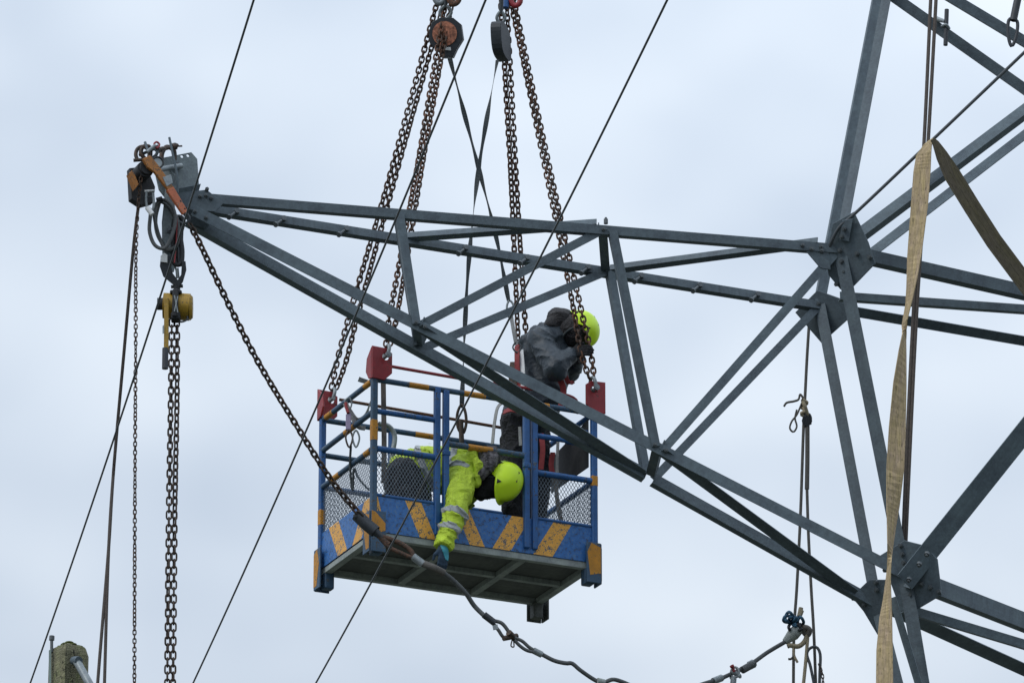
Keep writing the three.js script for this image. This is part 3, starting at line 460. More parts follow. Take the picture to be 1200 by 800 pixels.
// ---------------------------------------------------------------- fall arrest blocks and their webbing lifelines
{
  const h = 37.56, c = Q(523, 43, h), b = thing('fall_arrest_block', 'round dark fall arrest block with an orange face, seen face on', 'fall arrester', c, 'fall arrest blocks under the chain heads');
  const F = unit(V(-0.1, -0.3, 0.95)), X = unit(Y.clone().cross(F)), U = F.clone().cross(X), P = (x, y) => c.clone().addScaledVector(X, x / 178).addScaledVector(U, y / 178);
  const oct = [[-16, 18], [-6, 23], [10, 22], [19, 14], [21, -4], [13, -16], [8, -26], [-4, -26], [-12, -16], [-20, -8], [-20, 8]];
  part(b, 'housing', polyG(oct.map(([x, y]) => off(P(x, y), F, 0.045)), F, 0.09), mat.rubber);
  part(b, 'face_plate', rodG(off(P(-1, 3), F, 0.044), off(P(-1, 3), F, 0.053), 0.085, 24), mat.label);
  part(b, 'maker_plate', polyG([[-2, -13], [6, -14], [6, -18], [-2, -17]].map(([x, y]) => off(P(x, y), F, 0.050)), F, 0.004), mat.white);
  part(b, 'swivel_eye', tubeG([P(0, 22), P(-7, 30), P(0, 38), P(7, 30)], 0.012, 8, 30, true), mat.galv); part(b, 'hanger', rodG(P(0, 37), P(4, 80), 0.014, 8), mat.wire);
  const c2 = Q(587, 48, h), b2 = thing('fall_arrest_block', 'dark fall arrest block hanging edge on beside the nearly upright chain', 'fall arrester', c2, 'fall arrest blocks under the chain heads');
  const P2 = (x, y) => c2.clone().addScaledVector(RIGHT, x / 178).addScaledVector(UPV, y / 178), S = unit(V(0.95, -0.05, 0.3));
  const prof = Array.from({ length: 28 }, (_, k) => { const a = k / 28 * 6.2832, q = 0.9 + 0.1 * Math.cos(4 * a); return [0.115 * Math.sin(a) / Math.sqrt(q), 22 * Math.cos(a) / Math.sqrt(q) - 0.5]; }), Z2 = unit(S.clone().cross(Y));
  part(b2, 'housing', polyG(prof.map(([z, y]) => off(P2(0, y), Z2, -z).addScaledVector(S, 0.03)), S, 0.075), mat.rubber);
  part(b2, 'face_plate', rodG(off(P2(0, 0), S, 0.029), off(P2(0, 0), S, 0.036), 0.085, 24), mat.label);
  part(b2, 'swivel_eye', tubeG([P2(0, 21), P2(-5, 28), P2(0, 36), P2(5, 28)], 0.012, 8, 30, true), mat.galv); part(b2, 'hanger', rodG(P2(0, 35), P2(3, 90), 0.014, 8), mat.wire);
  const tw = (k, ph) => (t) => ph + k * t * Math.PI;
  const l1 = thing('lifeline', 'black webbing lifeline from the face on block to the standing worker\'s harness', 'webbing', Q(600, 366, 37.7), 'fall arrest webbing');
  part(l1, 'webbing', strap([Q(527, 68, h), Q(545, 137, 37.58), Q(563, 205, 37.62), Q(583, 285, 37.66), Q(596, 352, 37.7)], 0.033, (t) => 0.15 + 1.25 * Math.sin(t * 4.2 * Math.PI), 0.003, 90), mat.webBlack);
  part(l1, 'carabiner', tubeG([Q(597, 352, 37.7), Q(594, 359, 37.7), Q(597, 372, 37.7), Q(601, 368, 37.7), Q(601, 356, 37.7)], 0.008, 6, 30, true), mat.galv);
  part(l1, 'end_sling', strap([Q(599, 370, 37.7), Q(602, 388, 37.7), Q(605, 404, 37.71)], 0.026, () => 0.3), mat.webGrey);
  part(l1, 'ring', tubeG([Q(605, 401, 37.71), Q(601, 407, 37.71), Q(606, 413, 37.71), Q(611, 406, 37.71)], 0.006, 6, 24, true), mat.wire);
  const l2 = thing('lifeline', 'black webbing lifeline from the edge on block down to the worker in yellow', 'webbing', Q(538, 512, 37.6), 'fall arrest webbing');
  part(l2, 'webbing', strap([Q(583, 70, h), Q(572, 130, 37.55), Q(560, 205, 37.5), Q(549, 310, 37.5), Q(544, 400, 37.52), Q(541, 478, 37.56)], 0.033, (t) => 0.2 + 1.3 * Math.sin(t * 5.1 * Math.PI + 0.4), 0.003, 110), mat.webBlack);
  part(l2, 'carabiner', tubeG([Q(541, 474, 37.56), Q(536, 484, 37.57), Q(537, 502, 37.58), Q(542, 508, 37.58), Q(546, 498, 37.57), Q(545, 482, 37.56)], 0.010, 6, 36, true), mat.chainGrey);
  part(l2, 'swivel', rodG(Q(540, 492, 37.57), Q(541, 520, 37.58), 0.018, 8), mat.chainGrey);
}

// ---------------------------------------------------------------- lever hoist, ropes and chains at the arm's tip
const th = tipH;
{ // orange lever hoist
  const h = th - 0.28, o = thing('lever_hoist', 'worn orange lever hoist with its long handle lying over the arm tip', 'hoist', Q(172, 215, h));
  const F = unit(V(0.45, 0.1, 0.88)), c = Q(176, 198, h), at = (x, y, d = 0) => off(QP(x, y, c, F), F, d);
  part(o, 'body', merge([rodG(at(167, 201, -0.1), at(167, 201, 0.04), 0.056, 18), rodG(at(167, 201, 0.04), at(167, 201, 0.06), 0.044, 18)]), mat.dark);
  part(o, 'gear_cover', merge([rodG(at(178, 197, 0.03), at(178, 197, 0.075), 0.042, 20)]), mat.ochre); part(o, 'dial_rim', tubeG(Array.from({ length: 10 }, (_, k) => at(178.5 + 6.5 * Math.cos(k / 10 * 6.283), 196.5 + 6.5 * Math.sin(k / 10 * 6.283), 0.078)), 0.007, 6, 40, true), mat.dark); part(o, 'dial', rodG(at(178.5, 196.5, 0.07), at(178.5, 196.5, 0.079), 0.034, 18), mat.galv);
  const quad = (pts, d, t, name, m) => part(o, name, polyG(pts.map(([x, y]) => at(x, y, d)), F, t), m);
  quad([[160, 193], [169, 189], [181, 204], [196, 226], [190, 230], [174, 209], [166, 203]], 0.095, 0.022, 'handle_root', mat.ochre);
  quad([[188, 230], [196, 226], [213, 255], [207, 258]], 0.098, 0.024, 'handle', mat.orange); for (const [x, y] of [[204, 243], [209, 252]]) part(o, 'handle_hole', rodG(at(x, y, 0.092), at(x, y, 0.0995), 0.006, 8), mat.dark);
  quad([[183, 215], [193, 212], [195, 222], [188, 226]], 0.1, 0.01, 'worn_plate', mat.galv);
  quad([[149.5, 204], [153, 201], [156, 205], [161, 217], [157, 222]], 0.02, 0.05, 'side_plate', mat.ochre); quad([[156, 192], [176, 190], [186, 214], [184, 232], [170, 236], [158, 228]], -0.06, 0.05, 'frame', mat.dark);
  part(o, 'shackle', merge(shackleG(at(166, 172), at(167, 187), RIGHT, 0.013, 0.035).concat([tubeG([at(172, 188), at(165, 180), at(167, 172), at(175, 172), at(176, 182)], 0.014, 7, 24)])), mat.chainGrey);
  part(o, 'shackle', merge(shackleG(at(177, 185), at(174, 177), unit(V(0.9, 0.3, 0.2)), 0.011, 0.04)), mat.steel); part(o, 'shackle_pin', tubeG([at(176, 173, 0.06), at(179, 171, 0.06), at(182, 174, 0.06), at(179, 178, 0.06)], 0.007, 6, 24, true), mat.red); part(o, 'shackle_pin', rodG(at(168, 182, 0.05), at(177, 175, 0.06), 0.012, 8), mat.galv);
  part(o, 'shackle_pin', rodG(at(168, 168, 0.02), at(170, 180, 0.04), 0.009, 7), mat.steel);
  const o2 = thing('shackle', 'dark bow shackle with a long pin standing on the arm tip bracket', 'shackle', Q(197, 192, th - 0.06));
  part(o2, 'bow', tubeG([Q(188, 192, th - 0.1), Q(190, 178, th - 0.1), Q(196, 172, th - 0.06), Q(203, 176, th - 0.03), Q(204, 188, th - 0.02)], 0.016, 8, 30), mat.chainGrey);
  part(o2, 'pin', merge([rodG(Q(187, 176, th - 0.1), Q(208, 170, th - 0.03), 0.012, 8), rodG(Q(186, 176, th - 0.11), Q(191, 175, th - 0.09), 0.021, 8), rodG(Q(201, 172, th - 0.05), Q(206, 171, th - 0.035), 0.024, 6), rodG(Q(206, 171.3, th - 0.035), Q(213, 171, th - 0.02), 0.006, 6)]), mat.chainGrey);
  // its fine hand chain, hanging out of the picture
  const hc = thing('hand_chain', 'thin steel hand chain hanging straight down from the orange hoist', 'chain', Q(157, 830, h)); chainRun(hc, [at(163, 205, 0.03), Q(160, 260, h), Q(158.5, 420, h), Q(157.5, 620, h), Q(157, 830, h)], 0.0285, 0.0082, [mat.chainGrey, mat.chain], 0.3, 0.5);
  const q = thing('small_shackle', 'pale galvanised shackle under the orange hoist, holding the cable coil', 'shackle', Q(174, 250, h)); part(q, 'bow', tubeG([Q(171, 225, h), Q(171, 238, h), Q(174, 248, h), Q(179, 244, h), Q(179, 226, h)], 0.009, 7, 30), mat.galv); part(q, 'pin', merge([rodG(Q(169, 224, h), Q(181, 223, h), 0.008, 7), rodG(Q(172, 243, h - 0.03), Q(178, 251, h - 0.03), 0.017, 8)]), mat.white);
  part(q, 'cross_bar', rodG(Q(170, 231, h), Q(180, 230, h), 0.006, 6), mat.wire);
}
{ // two brown ropes running down together
  const r = (x1, l) => single('hauling_rope', l, 'rope', tubeG([Q(163, 232, th - 0.24), Q(157, 280, th - 0.22), Q(146, 400, th - 0.2), Q(132, 560, th - 0.18), Q(127, 640, th - 0.18), Q(x1, 800, th - 0.16), Q(x1 - (127 - x1) * 0.3, 860, th - 0.15)], 0.0115, 6, 60), mat.ropeBrown, 'brown hauling ropes from the arm tip');
  r(114, 'brown rope from the arm tip, one of a pair hanging beside the thin chain'); r(122, 'brown rope from the arm tip, one of a pair hanging beside the thin chain');
}
{ // coil of grey cable
  const h = th - 0.14, L = (x0, y0, x1, y1, x2, y2, x3, y3, x4, y4, d) => [Q(x0, y0, h + d), Q(x1, y1, h + d), Q(x2, y2, h + d), Q(x3, y3, h + d), Q(x4, y4, h + d)];
  const c = thing('cable_coil', 'coil of grey cable looped beside the hanger plate under the orange hoist', 'cable', Q(190, 294, h));
  part(c, 'loop', tubeG(L(176, 250, 175, 272, 182, 288, 192, 291, 201, 276, -0.02).concat(L(205, 255, 200, 240, 190, 234, 181, 242, 182, 262, 0.0), L(188, 282, 195, 293, 206, 288, 209, 268, 206, 252, 0.02)), 0.0125, 8, 120), mat.conductor);
  part(c, 'loop', tubeG(L(186, 238, 182, 256, 184, 274, 192, 288, 198, 292, 0.04).concat(L(206, 280, 206, 262, 200, 246, 192, 238, 188, 236, 0.045)), 0.0125, 8, 80), mat.conductor);
  part(c, 'ferrule', rodG(Q(183, 235, h), Q(190, 233, h), 0.02, 8), mat.dark);
}
{ // sling, hook and yellow hoist
  const h = th - 0.1, s = thing('round_sling', 'dark round sling hanging from the arm tip down to the hook', 'sling', Q(208, 310, h));
  part(s, 'strand', tubeG([Q(205, 257, h), Q(203, 280, h), Q(203, 300, h), Q(206, 310, h), Q(211, 309, h), Q(213, 296, h), Q(211, 275, h), Q(214, 258, h), Q(210, 254, h)], 0.017, 8, 70, true), mat.dark);
  part(s, 'webbing', strap([Q(206, 255, h + 0.01), Q(204, 280, h + 0.01), Q(205, 312, h + 0.01)], 0.05, () => 0.2, 0.008), mat.dark); part(s, 'webbing', strap([Q(212, 258, h), Q(211, 285, h), Q(212, 312, h)], 0.036, () => -0.3, 0.008), mat.rubber);
  part(s, 'cord', tubeG([Q(207, 256, h - 0.03), Q(206, 285, h - 0.03), Q(204, 308, h - 0.03)], 0.005, 6, 20), mat.harnessRed);
  part(s, 'shackle', tubeG([Q(206, 258, h - 0.02), Q(216, 262, h - 0.02), Q(222, 256, h - 0.03), Q(218, 249, h - 0.03)], 0.008, 6, 24), mat.wire);
  const k = thing('hook_block', 'dark lifting hook with a pale tag above the yellow hoist', 'hook', Q(205, 345, h));
  const F = unit(V(0, -0.3, 0.95)), c = Q(203, 310, h), at = (x, y, d = 0) => off(QP(x, y, c, F), F, d);
  part(k, 'hook', polyG([[196, 300], [201, 299], [199, 309], [202, 320], [208, 328], [212, 322], [213, 306], [217, 306], [218, 316], [214, 330], [210, 336], [203, 334], [191, 324], [187, 312], [188, 303]].map(([x, y]) => at(x, y, 0.02)), F, 0.04), mat.rubber);
  part(k, 'tag', polyG([[188, 300], [192, 296.5], [196, 299], [196, 308], [188, 307]].map(([x, y]) => at(x, y, 0.028)), F, 0.006), mat.white); part(k, 'latch', merge([rodG(at(204, 309, 0), at(208, 324, 0), 0.006, 6), rodG(at(207, 314, 0.0), at(208, 326, 0.0), 0.012, 8)]), mat.galv);
  part(k, 'neck', merge([rodG(at(207, 332), at(207, 347), 0.022, 10), rodG(at(200, 336), at(214, 335), 0.012, 8)]), mat.rubber);
  const o = thing('lever_hoist', 'yellow lever hoist hanging under the dark hook with its handle down', 'hoist', Q(205, 380, h)), b = (x0, y0, x1, y1, d0, d1, r = 0.01) => { const g = new RoundedBoxGeometry((x1 - x0) / 180, (y1 - y0) / 180 / 0.93, d1 - d0, 2, r); return boxUV(g).translate(...Q((x0 + x1) / 2, (y0 + y1) / 2, h - (d0 + d1) / 2).toArray()); };
  part(o, 'body', merge([rodG(Q(191, 358, h), Q(203, 358.5, h), 0.083, 20), rodG(Q(207, 359, h), Q(222, 360, h), 0.088, 22), rodG(Q(222, 360, h), Q(225.5, 360, h), 0.088, 22, 0.07)]), mat.hoistYellow);
  part(o, 'frame', merge([b(202, 342, 209, 374, -0.02, 0.105), b(199, 342, 213, 346, 0.0, 0.09), b(200, 368, 211, 376, 0.0, 0.09)]), mat.dark); part(o, 'knob', rodG(Q(184, 356, h - 0.02), Q(191, 356, h - 0.02), 0.04, 14), mat.dark);
  for (const [x0, y0, x1, y1] of [[204, 346, 208, 366], [208, 347, 204, 365]]) part(o, 'spring', rodG(Q(x0, y0, h - 0.115), Q(x1, y1, h - 0.115), 0.0045, 6), mat.galv);
  part(o, 'handle', polyG([[192, 349], [197.5, 349], [197, 409], [191.5, 409]].map(([x, y]) => Q(x, y, h - 0.1)), V(0, 0, 1), 0.02), mat.hoistYellow); part(o, 'handle_grip', rodG(Q(193.4, 408, h - 0.09), Q(193, 432, h - 0.09), 0.0205, 10), mat.rubber); part(o, 'warning_tag', polyG([[190, 382], [192, 380], [192, 390], [190, 391]].map(([x, y]) => Q(x, y, h - 0.11)), V(0, 0, 1), 0.004), mat.galv);
  part(o, 'chain_guide', tubeG([Q(204, 374, h - 0.04), Q(212, 377, h - 0.04), Q(219, 374, h - 0.04), Q(219, 369, h - 0.04)], 0.006, 6, 24), mat.wire);
  const ch = thing('load_chain', 'heavy double chain hanging down from the yellow hoist', 'chain', Q(199, 830, h));
  for (const s of [-1, 1]) chainRun(ch, [Q(204 + s * 3, 374, h), Q(203.5 + s * 3.6, 460, h), Q(201 + s * 3.4, 600, h), Q(198.7 + s * 3.4, 830, h)], 0.047, 0.0128, [mat.chainGrey], 0.25 + s * 0.25, 0.22);
}
{ // chain from the tip to the conductor, and the conductor itself
  const c = thing('anchor_chain', 'dark chain slanting from the arm tip down to the conductor clamp at the basket', 'chain', Q(424, 606, 36.8));
  chainRun(c, [Q(222, 262, th), Q(236, 290, th), Q(262, 345, th + 0.1), Q(300, 420, th + 0.25), Q(345, 495, th + 0.4), Q(390, 565, 36.68), Q(424, 606, 36.78)], 0.041, 0.0148, [mat.chainGrey, mat.chainGrey, mat.chain], Math.PI / 4, 0.1);
  const w = thing('conductor', 'dark conductor with clamps sagging from the anchor chain below the basket', 'cable', Q(760, 812, 37.3)), h0 = 36.8;
  part(w, 'dead_end_clamp', merge([tubeG([Q(418, 603, h0), Q(428, 613, h0), Q(440, 623, h0)], 0.042, 8, 14), rodG(Q(436, 620, h0), Q(448, 630, h0), 0.034, 8, 0.02), rodG(Q(415, 606, h0 - 0.02), Q(424, 602, h0 - 0.02), 0.02, 8)]), mat.rubber);
  part(w, 'wedge_arm', merge([tubeG([Q(446, 628, h0), Q(458, 632, h0), Q(470, 637, h0), Q(481, 645, h0), Q(485, 653, h0)], 0.017, 8, 30), tubeG([Q(446, 631, h0), Q(456, 641, h0), Q(470, 648, h0), Q(484, 654, h0)], 0.015, 8, 30), rodG(Q(444, 628, h0), Q(456, 638, h0), 0.019, 8)]), mat.chain);
  part(w, 'sleeve', rodG(Q(484, 652, h0), Q(496, 661, h0), 0.025, 10), mat.galv); part(w, 'taped_joint', tubeG([Q(495, 660, h0), Q(508, 665, h0), Q(520, 671, h0 + 0.05)], 0.024, 8, 16), mat.webBrown);
  part(w, 'wire', tubeG([Q(518, 670, h0 + 0.05), Q(530, 679, h0 + 0.1), Q(545, 694, 36.95), Q(556, 710, 37.0), Q(567, 721, 37.0)], 0.0155, 8, 50), mat.conductor);
  part(w, 'sleeve', rodG(Q(567, 720, 37.0), Q(580, 730, 37.02), 0.023, 9), mat.rubber);
  part(w, 'thimble', tubeG([Q(579, 727, 37.02), Q(588, 730, 37.02), Q(597, 741, 37.03), Q(600, 745, 37.03)], 0.013, 7, 24), mat.conductor); part(w, 'thimble', tubeG([Q(578, 730, 37.02), Q(584, 738, 37.02), Q(591, 747, 37.03), Q(599, 746, 37.03)], 0.012, 7, 24), mat.conductor);
  part(w, 'link_clamp', merge([rodG(Q(590, 748, 37.0), Q(606, 745, 37.06), 0.018, 7), rodG(Q(596, 741, 37.0), Q(604, 749, 37.06), 0.022, 7), tubeG([Q(600, 750, 37.02), Q(599, 757, 37.02), Q(602, 758, 37.02), Q(602, 751, 37.02)], 0.005, 6, 18)]), mat.chainGrey); part(w, 'tag', polyG([[577, 733], [583, 731], [584, 737], [578, 738]].map(([x, y]) => Q(x, y, 36.98)), V(0, 0, 1), 0.006), mat.galv);
  part(w, 'thimble', tubeG([Q(603, 747, 37.03), Q(612, 751, 37.04), Q(620, 758, 37.05), Q(628, 763, 37.06)], 0.012, 7, 24), mat.conductor); part(w, 'thimble', tubeG([Q(603, 750, 37.03), Q(610, 757, 37.04), Q(618, 762, 37.05), Q(628, 764, 37.06)], 0.012, 7, 24), mat.conductor);
  part(w, 'sleeve', rodG(Q(625, 762, 37.06), Q(635, 767, 37.08), 0.022, 9), mat.galv);
  part(w, 'wire', tubeG([Q(634, 766, 37.08), Q(650, 774, 37.1), Q(664, 777, 37.12), Q(670, 777, 37.13), Q(680, 785, 37.15), Q(698, 797, 37.2), Q(706, 800, 37.2), Q(718, 796, 37.22), Q(730, 799, 37.25), Q(750, 808, 37.3), Q(790, 814, 37.5), Q(822, 802, 37.75), Q(838, 797, 37.85), Q(848, 794, 37.9)], 0.0145, 8, 140), mat.conductor);
  part(w, 'sleeve', rodG(Q(700, 798, 37.19), Q(708, 800, 37.21), 0.024, 9), mat.beam); part(w, 'sleeve', rodG(Q(836, 798, 37.84), Q(846, 794, 37.88), 0.024, 9), mat.galv);
  part(w, 'wire', tubeG([Q(845, 795, 37.88), Q(860, 788, 37.92), Q(880, 778, 38.0), Q(900, 764, 38.08), Q(922, 751, 38.12)], 0.0145, 8, 60), mat.conductor);
  part(w, 'shackle_clamp', merge(shackleG(Q(861, 782, 37.9), Q(862, 793, 37.9), V(1, 0, 0.4), 0.009, 0.022).concat([rodG(Q(860, 794, 37.88), Q(859, 806, 37.88), 0.021, 7), rodG(Q(857, 787, 37.9), Q(867, 790, 37.9), 0.018, 7)])), mat.galv); part(w, 'clamp_pin', merge([rodG(Q(858, 780, 37.88), Q(861, 787, 37.88), 0.009, 8), rodG(Q(857.5, 779.5, 37.86), Q(858.6, 781.5, 37.86), 0.015, 10)]), mat.red);
  part(w, 'sleeve', rodG(Q(870, 785, 37.95), Q(884, 777, 38.0), 0.026, 9), mat.conductor); part(w, 'sleeve', rodG(Q(878, 780, 38.0), Q(884, 777, 38.0), 0.030, 9), mat.galv);
  part(w, 'cone_end', merge([rodG(Q(920, 752, 38.12), Q(930, 743, 38.12), 0.022, 9, 0.045), rodG(Q(930, 743, 38.12), Q(938, 735, 38.12), 0.045, 9, 0.038)]), mat.beam);
}
// three thin line wires passing in front, level and running away from the viewer
[[297, 35, 'thin dark line wire crossing in front of the arm tip'], [569, 226, 'thin dark line wire crossing in front of the arm near the left chains'], [782, 370, 'thin dark line wire crossing in front of the basket and the worker in yellow']].forEach(([x0, x1, l], i) => {
  const y = 13.4, a = QY(x0, 0, y), b = QY(x1, 800, y), d = b.clone().sub(a), pts = []; for (let k = -12; k <= 24; k++) { const t = k / 8, s = a.clone().addScaledVector(d, t); s.y += 0.3 * t * (t - 1); pts.push(s); }
  single('line_wire', l, 'wire', tubeG(pts, 0.006, 6, 160), mat.wire, 'line wires passing in front of the arm');
});

// ---------------------------------------------------------------- slings and ropes at the tower
{ // guy wire that comes down to the tower node
  single('guy_wire', 'thin steel wire slanting down to the upper tower joint, under the beige sling', 'wire', tubeG([Q(1290, -25, 36.6), Q(1200, 62, 36.65), Q(1094, 163, 36.7), Q(1000, 252, 36.78), Q(984, 266, 36.82), Q(976, 280, 36.86), Q(972, 290, 36.9)], 0.0115, 7, 90), mat.wire);
  const s = thing('webbing_sling', 'long beige webbing sling folded over a wire, its other half dark olive', 'sling', Q(1038, 830, 36.75));
  const prof = [[163, 1092, 4], [168, 1088, 9], [180, 1083, 17], [200, 1081, 20], [240, 1078, 20], [300, 1072, 16], [330, 1069, 11], [352, 1066, 7], [378, 1060.5, 5], [395, 1060, 5.5], [415, 1058, 10], [450, 1055, 16], [500, 1052, 20], [550, 1049.5, 21], [590, 1047, 16], [615, 1045, 11], [640, 1043.5, 7], [662, 1042.5, 3], [680, 1041, 4.5], [700, 1040, 8], [720, 1038.5, 13], [760, 1037, 18], [830, 1037, 20]];
  const W = 0.118, out = prof.map(([y, x, w], i) => { // the strap turns about its own run, so it looks narrower where it is edge on
    const p = Q(x, y, y > 640 ? 36.82 : 36.62 + (y - 163) / 2600), c = Math.min(0.999, w / 180 / W), sgn = y < 380 ? 1 : y < 662 ? -1 : 1; return { p, w: V(W * c, 0, W * Math.sqrt(1 - c * c) * sgn * (y < 170 ? 0.3 : 1)) };
  }), fine = [];
  for (let i = 0; i + 1 < out.length; i++) for (let k = 0; k < 5; k++) { const t = k / 5, a = out[i], b = out[i + 1]; const w = a.w.clone().lerp(b.w, t); w.setLength(Math.max(0.03, w.length())); fine.push({ p: lerp(a.p, b.p, t), w }); } fine.push(out[out.length - 1]);
  part(s, 'webbing', ribbonG(fine, 0.006), mat.slingBeige);
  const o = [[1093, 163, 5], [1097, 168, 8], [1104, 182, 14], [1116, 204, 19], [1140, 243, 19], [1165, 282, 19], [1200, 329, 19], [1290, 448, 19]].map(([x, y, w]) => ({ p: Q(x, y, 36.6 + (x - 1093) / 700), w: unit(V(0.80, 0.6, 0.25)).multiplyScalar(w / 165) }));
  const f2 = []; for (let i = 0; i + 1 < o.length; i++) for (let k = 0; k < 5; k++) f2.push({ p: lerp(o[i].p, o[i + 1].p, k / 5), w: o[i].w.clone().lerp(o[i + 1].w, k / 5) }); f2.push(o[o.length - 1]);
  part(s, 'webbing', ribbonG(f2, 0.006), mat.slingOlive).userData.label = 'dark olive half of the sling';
  for (const [dx, l] of [[-2.2, 'left'], [2.6, 'right']]) single('steel_rope', 'brown steel rope, one of two running side by side behind the beige sling', 'rope', tubeG([Q(1096 + dx * 1.3, -40, 37.0), Q(1094 + dx * 1.3, 0, 37.0), Q(1085.5 + dx, 167, 37.0), Q(1073 + dx * 0.8, 360, 37.05), Q(1066 + dx * 0.8, 500, 37.1), Q(1060 + dx * 0.7, 640, 37.15), Q(1058 + dx * 0.6, 700, 37.18)], 0.0125, 7, 60), mat.ropeBrown, 'paired steel ropes at the tower');
  const k = thing('shackle', 'dark shackle with a pale bolt fixed to a tower diagonal', 'shackle', Q(1109, 55, 37.2));
  part(k, 'pin', tubeG([Q(1110, 11, 37.2), Q(1109.5, 26, 37.2), Q(1108.5, 53, 37.2)], 0.015, 8, 16), mat.rubber); part(k, 'eye', merge([rodG(Q(1097, 22, 37.3), Q(1108, 25, 37.2), 0.02, 9, 0.012), tubeG([Q(1104, 31, 37.2), Q(1109, 29, 37.18), Q(1113, 34, 37.2)], 0.012, 7, 12)]), mat.galv);
  const hk = thing('chain_hook', 'dark oval hook hanging from a tower diagonal above the guy wire', 'hook', Q(1186, 55, 37.8));
  part(hk, 'shank', tubeG([Q(1200, -30, 37.8), Q(1193, 0, 37.8), Q(1188, 24, 37.8)], 0.026, 8, 16), mat.rubber); part(hk, 'eye', tubeG([Q(1184, 22, 37.8), Q(1182, 40, 37.8), Q(1186, 54, 37.8), Q(1191, 44, 37.8), Q(1192, 24, 37.8)], 0.012, 8, 40, true), mat.rubber);
}
{ // hand line with pulley behind the arm
  const h = 38.25;
  const r = thing('pulley_rope', 'thin dark rope with a knot and a small pulley hanging below the upper tower joint', 'rope', Q(930, 820, h));
  part(r, 'rope', tubeG([Q(949, 372, h), Q(946, 420, h), Q(943.5, 470, h), Q(942, 500, h), Q(938.5, 600, h), Q(934, 690, h), Q(931, 735, h), Q(930, 820, h)], 0.0105, 7, 60), mat.rope);
  part(r, 'knot', merge([tubeG([Q(940, 468, h - 0.02), Q(946, 472, h), Q(940, 477, h + 0.02), Q(945, 481, h - 0.02), Q(939, 485, h), Q(946, 487, h), Q(944, 477, h - 0.03), Q(941, 470, h - 0.03)], 0.013, 7, 50)]), mat.ropePale);
  part(r, 'rope_tail', tubeG([Q(942, 467, h), Q(938, 462, h), Q(936, 468, h), Q(931, 470, h), Q(922, 472, h), Q(919, 476, h)], 0.008, 6, 30), mat.rope); part(r, 'rope_loop', tubeG([Q(940, 472, h), Q(934, 486, h), Q(928, 494, h), Q(926, 502, h), Q(930, 506, h), Q(934, 500, h), Q(932, 490, h), Q(934, 480, h)], 0.007, 6, 40), mat.rope);
  part(r, 'pulley', merge([rodG(Q(946, 493, h - 0.03), Q(946, 493, h + 0.03), 0.036, 12), rodG(Q(944.5, 485, h), Q(944.5, 500, h), 0.016, 8), tubeG([Q(945, 488, h), Q(948, 485, h), Q(950.5, 489, h), Q(950, 497, h)], 0.009, 6, 20)]), mat.rubber);
  part(r, 'eye_splice', tubeG([Q(946.5, 499, h), Q(946.5, 535, h), Q(946, 573, h)], 0.0155, 8, 30), mat.rope);
  part(r, 'rope', tubeG([Q(946, 572, h), Q(947.5, 620, h), Q(951, 690, h), Q(954, 740, h), Q(957, 820, h)], 0.0105, 7, 50), mat.rope);
  const k = thing('rope_tangle', 'bundle of blue straps and frayed pale rope where the conductor is tied off', 'rope', Q(932, 770, 38.15)), j = 38.12;
  for (let i = 0; i < 7; i++) { const a = i * 0.9, cx = 931 + 6 * Math.cos(a * 1.7), cy = 729 + 6 * Math.sin(a * 2.1); part(k, 'strap_loop', tubeG(Array.from({ length: 7 }, (_, n) => { const b = n / 7 * 6.283; return Q(cx + (5 + 2 * Math.sin(i)) * Math.cos(b + i), cy + (4.5 + 1.5 * Math.cos(i)) * Math.sin(b + i), j + 0.05 * Math.sin(b * 2 + i)); }), 0.011, 7, 36, true), i % 3 === 1 ? mat.dark : M({ color: lin(0.02, 0.08, 0.14), roughness: 0.8 })); }
  part(k, 'frayed_rope', tubeG([Q(942, 733, j), Q(946, 740, j), Q(944, 750, j), Q(936, 757, j), Q(926, 756, j), Q(923, 757, j)], 0.017, 7, 40), mat.ropePale); part(k, 'frayed_rope', tubeG([Q(940, 715, j), Q(937, 722, j), Q(939, 712, j)], 0.016, 7, 20), mat.ropePale); part(k, 'frayed_rope', tubeG([Q(930, 755, j), Q(931, 768, j), Q(935, 776, j)], 0.009, 6, 20), mat.ropePale); part(k, 'frayed_rope', tubeG([Q(931, 768, j), Q(927, 772, j), Q(924, 772, j)], 0.008, 6, 20), mat.rope);
  part(k, 'knot', tubeG([Q(944, 735, j - 0.02), Q(949, 738, j - 0.02), Q(947, 744, j), Q(943, 741, j)], 0.019, 7, 24, true), mat.webBrown);
  part(k, 'rope_end', tubeG([Q(947, 745, j), Q(945, 770, j), Q(940, 820, j)], 0.012, 7, 30), mat.ropePale);
  part(k, 'cable_loop', tubeG([Q(958, 820, j), Q(950, 780, j), Q(946, 765, j), Q(950, 759, j), Q(957, 758, j), Q(961, 764, j), Q(961, 790, j), Q(960, 820, j)], 0.0105, 7, 50), mat.wire);
  const cc = thing('small_chain', 'fine chain dangling beside the looped cable under the rope tangle', 'chain', Q(966, 820, j)); chainRun(cc, [Q(960, 778, j - 0.03), Q(964, 790, j - 0.03), Q(965, 805, j - 0.03), Q(966, 820, j - 0.03)], 0.026, 0.007, [mat.chainGrey], 0.3, 0.3);
}
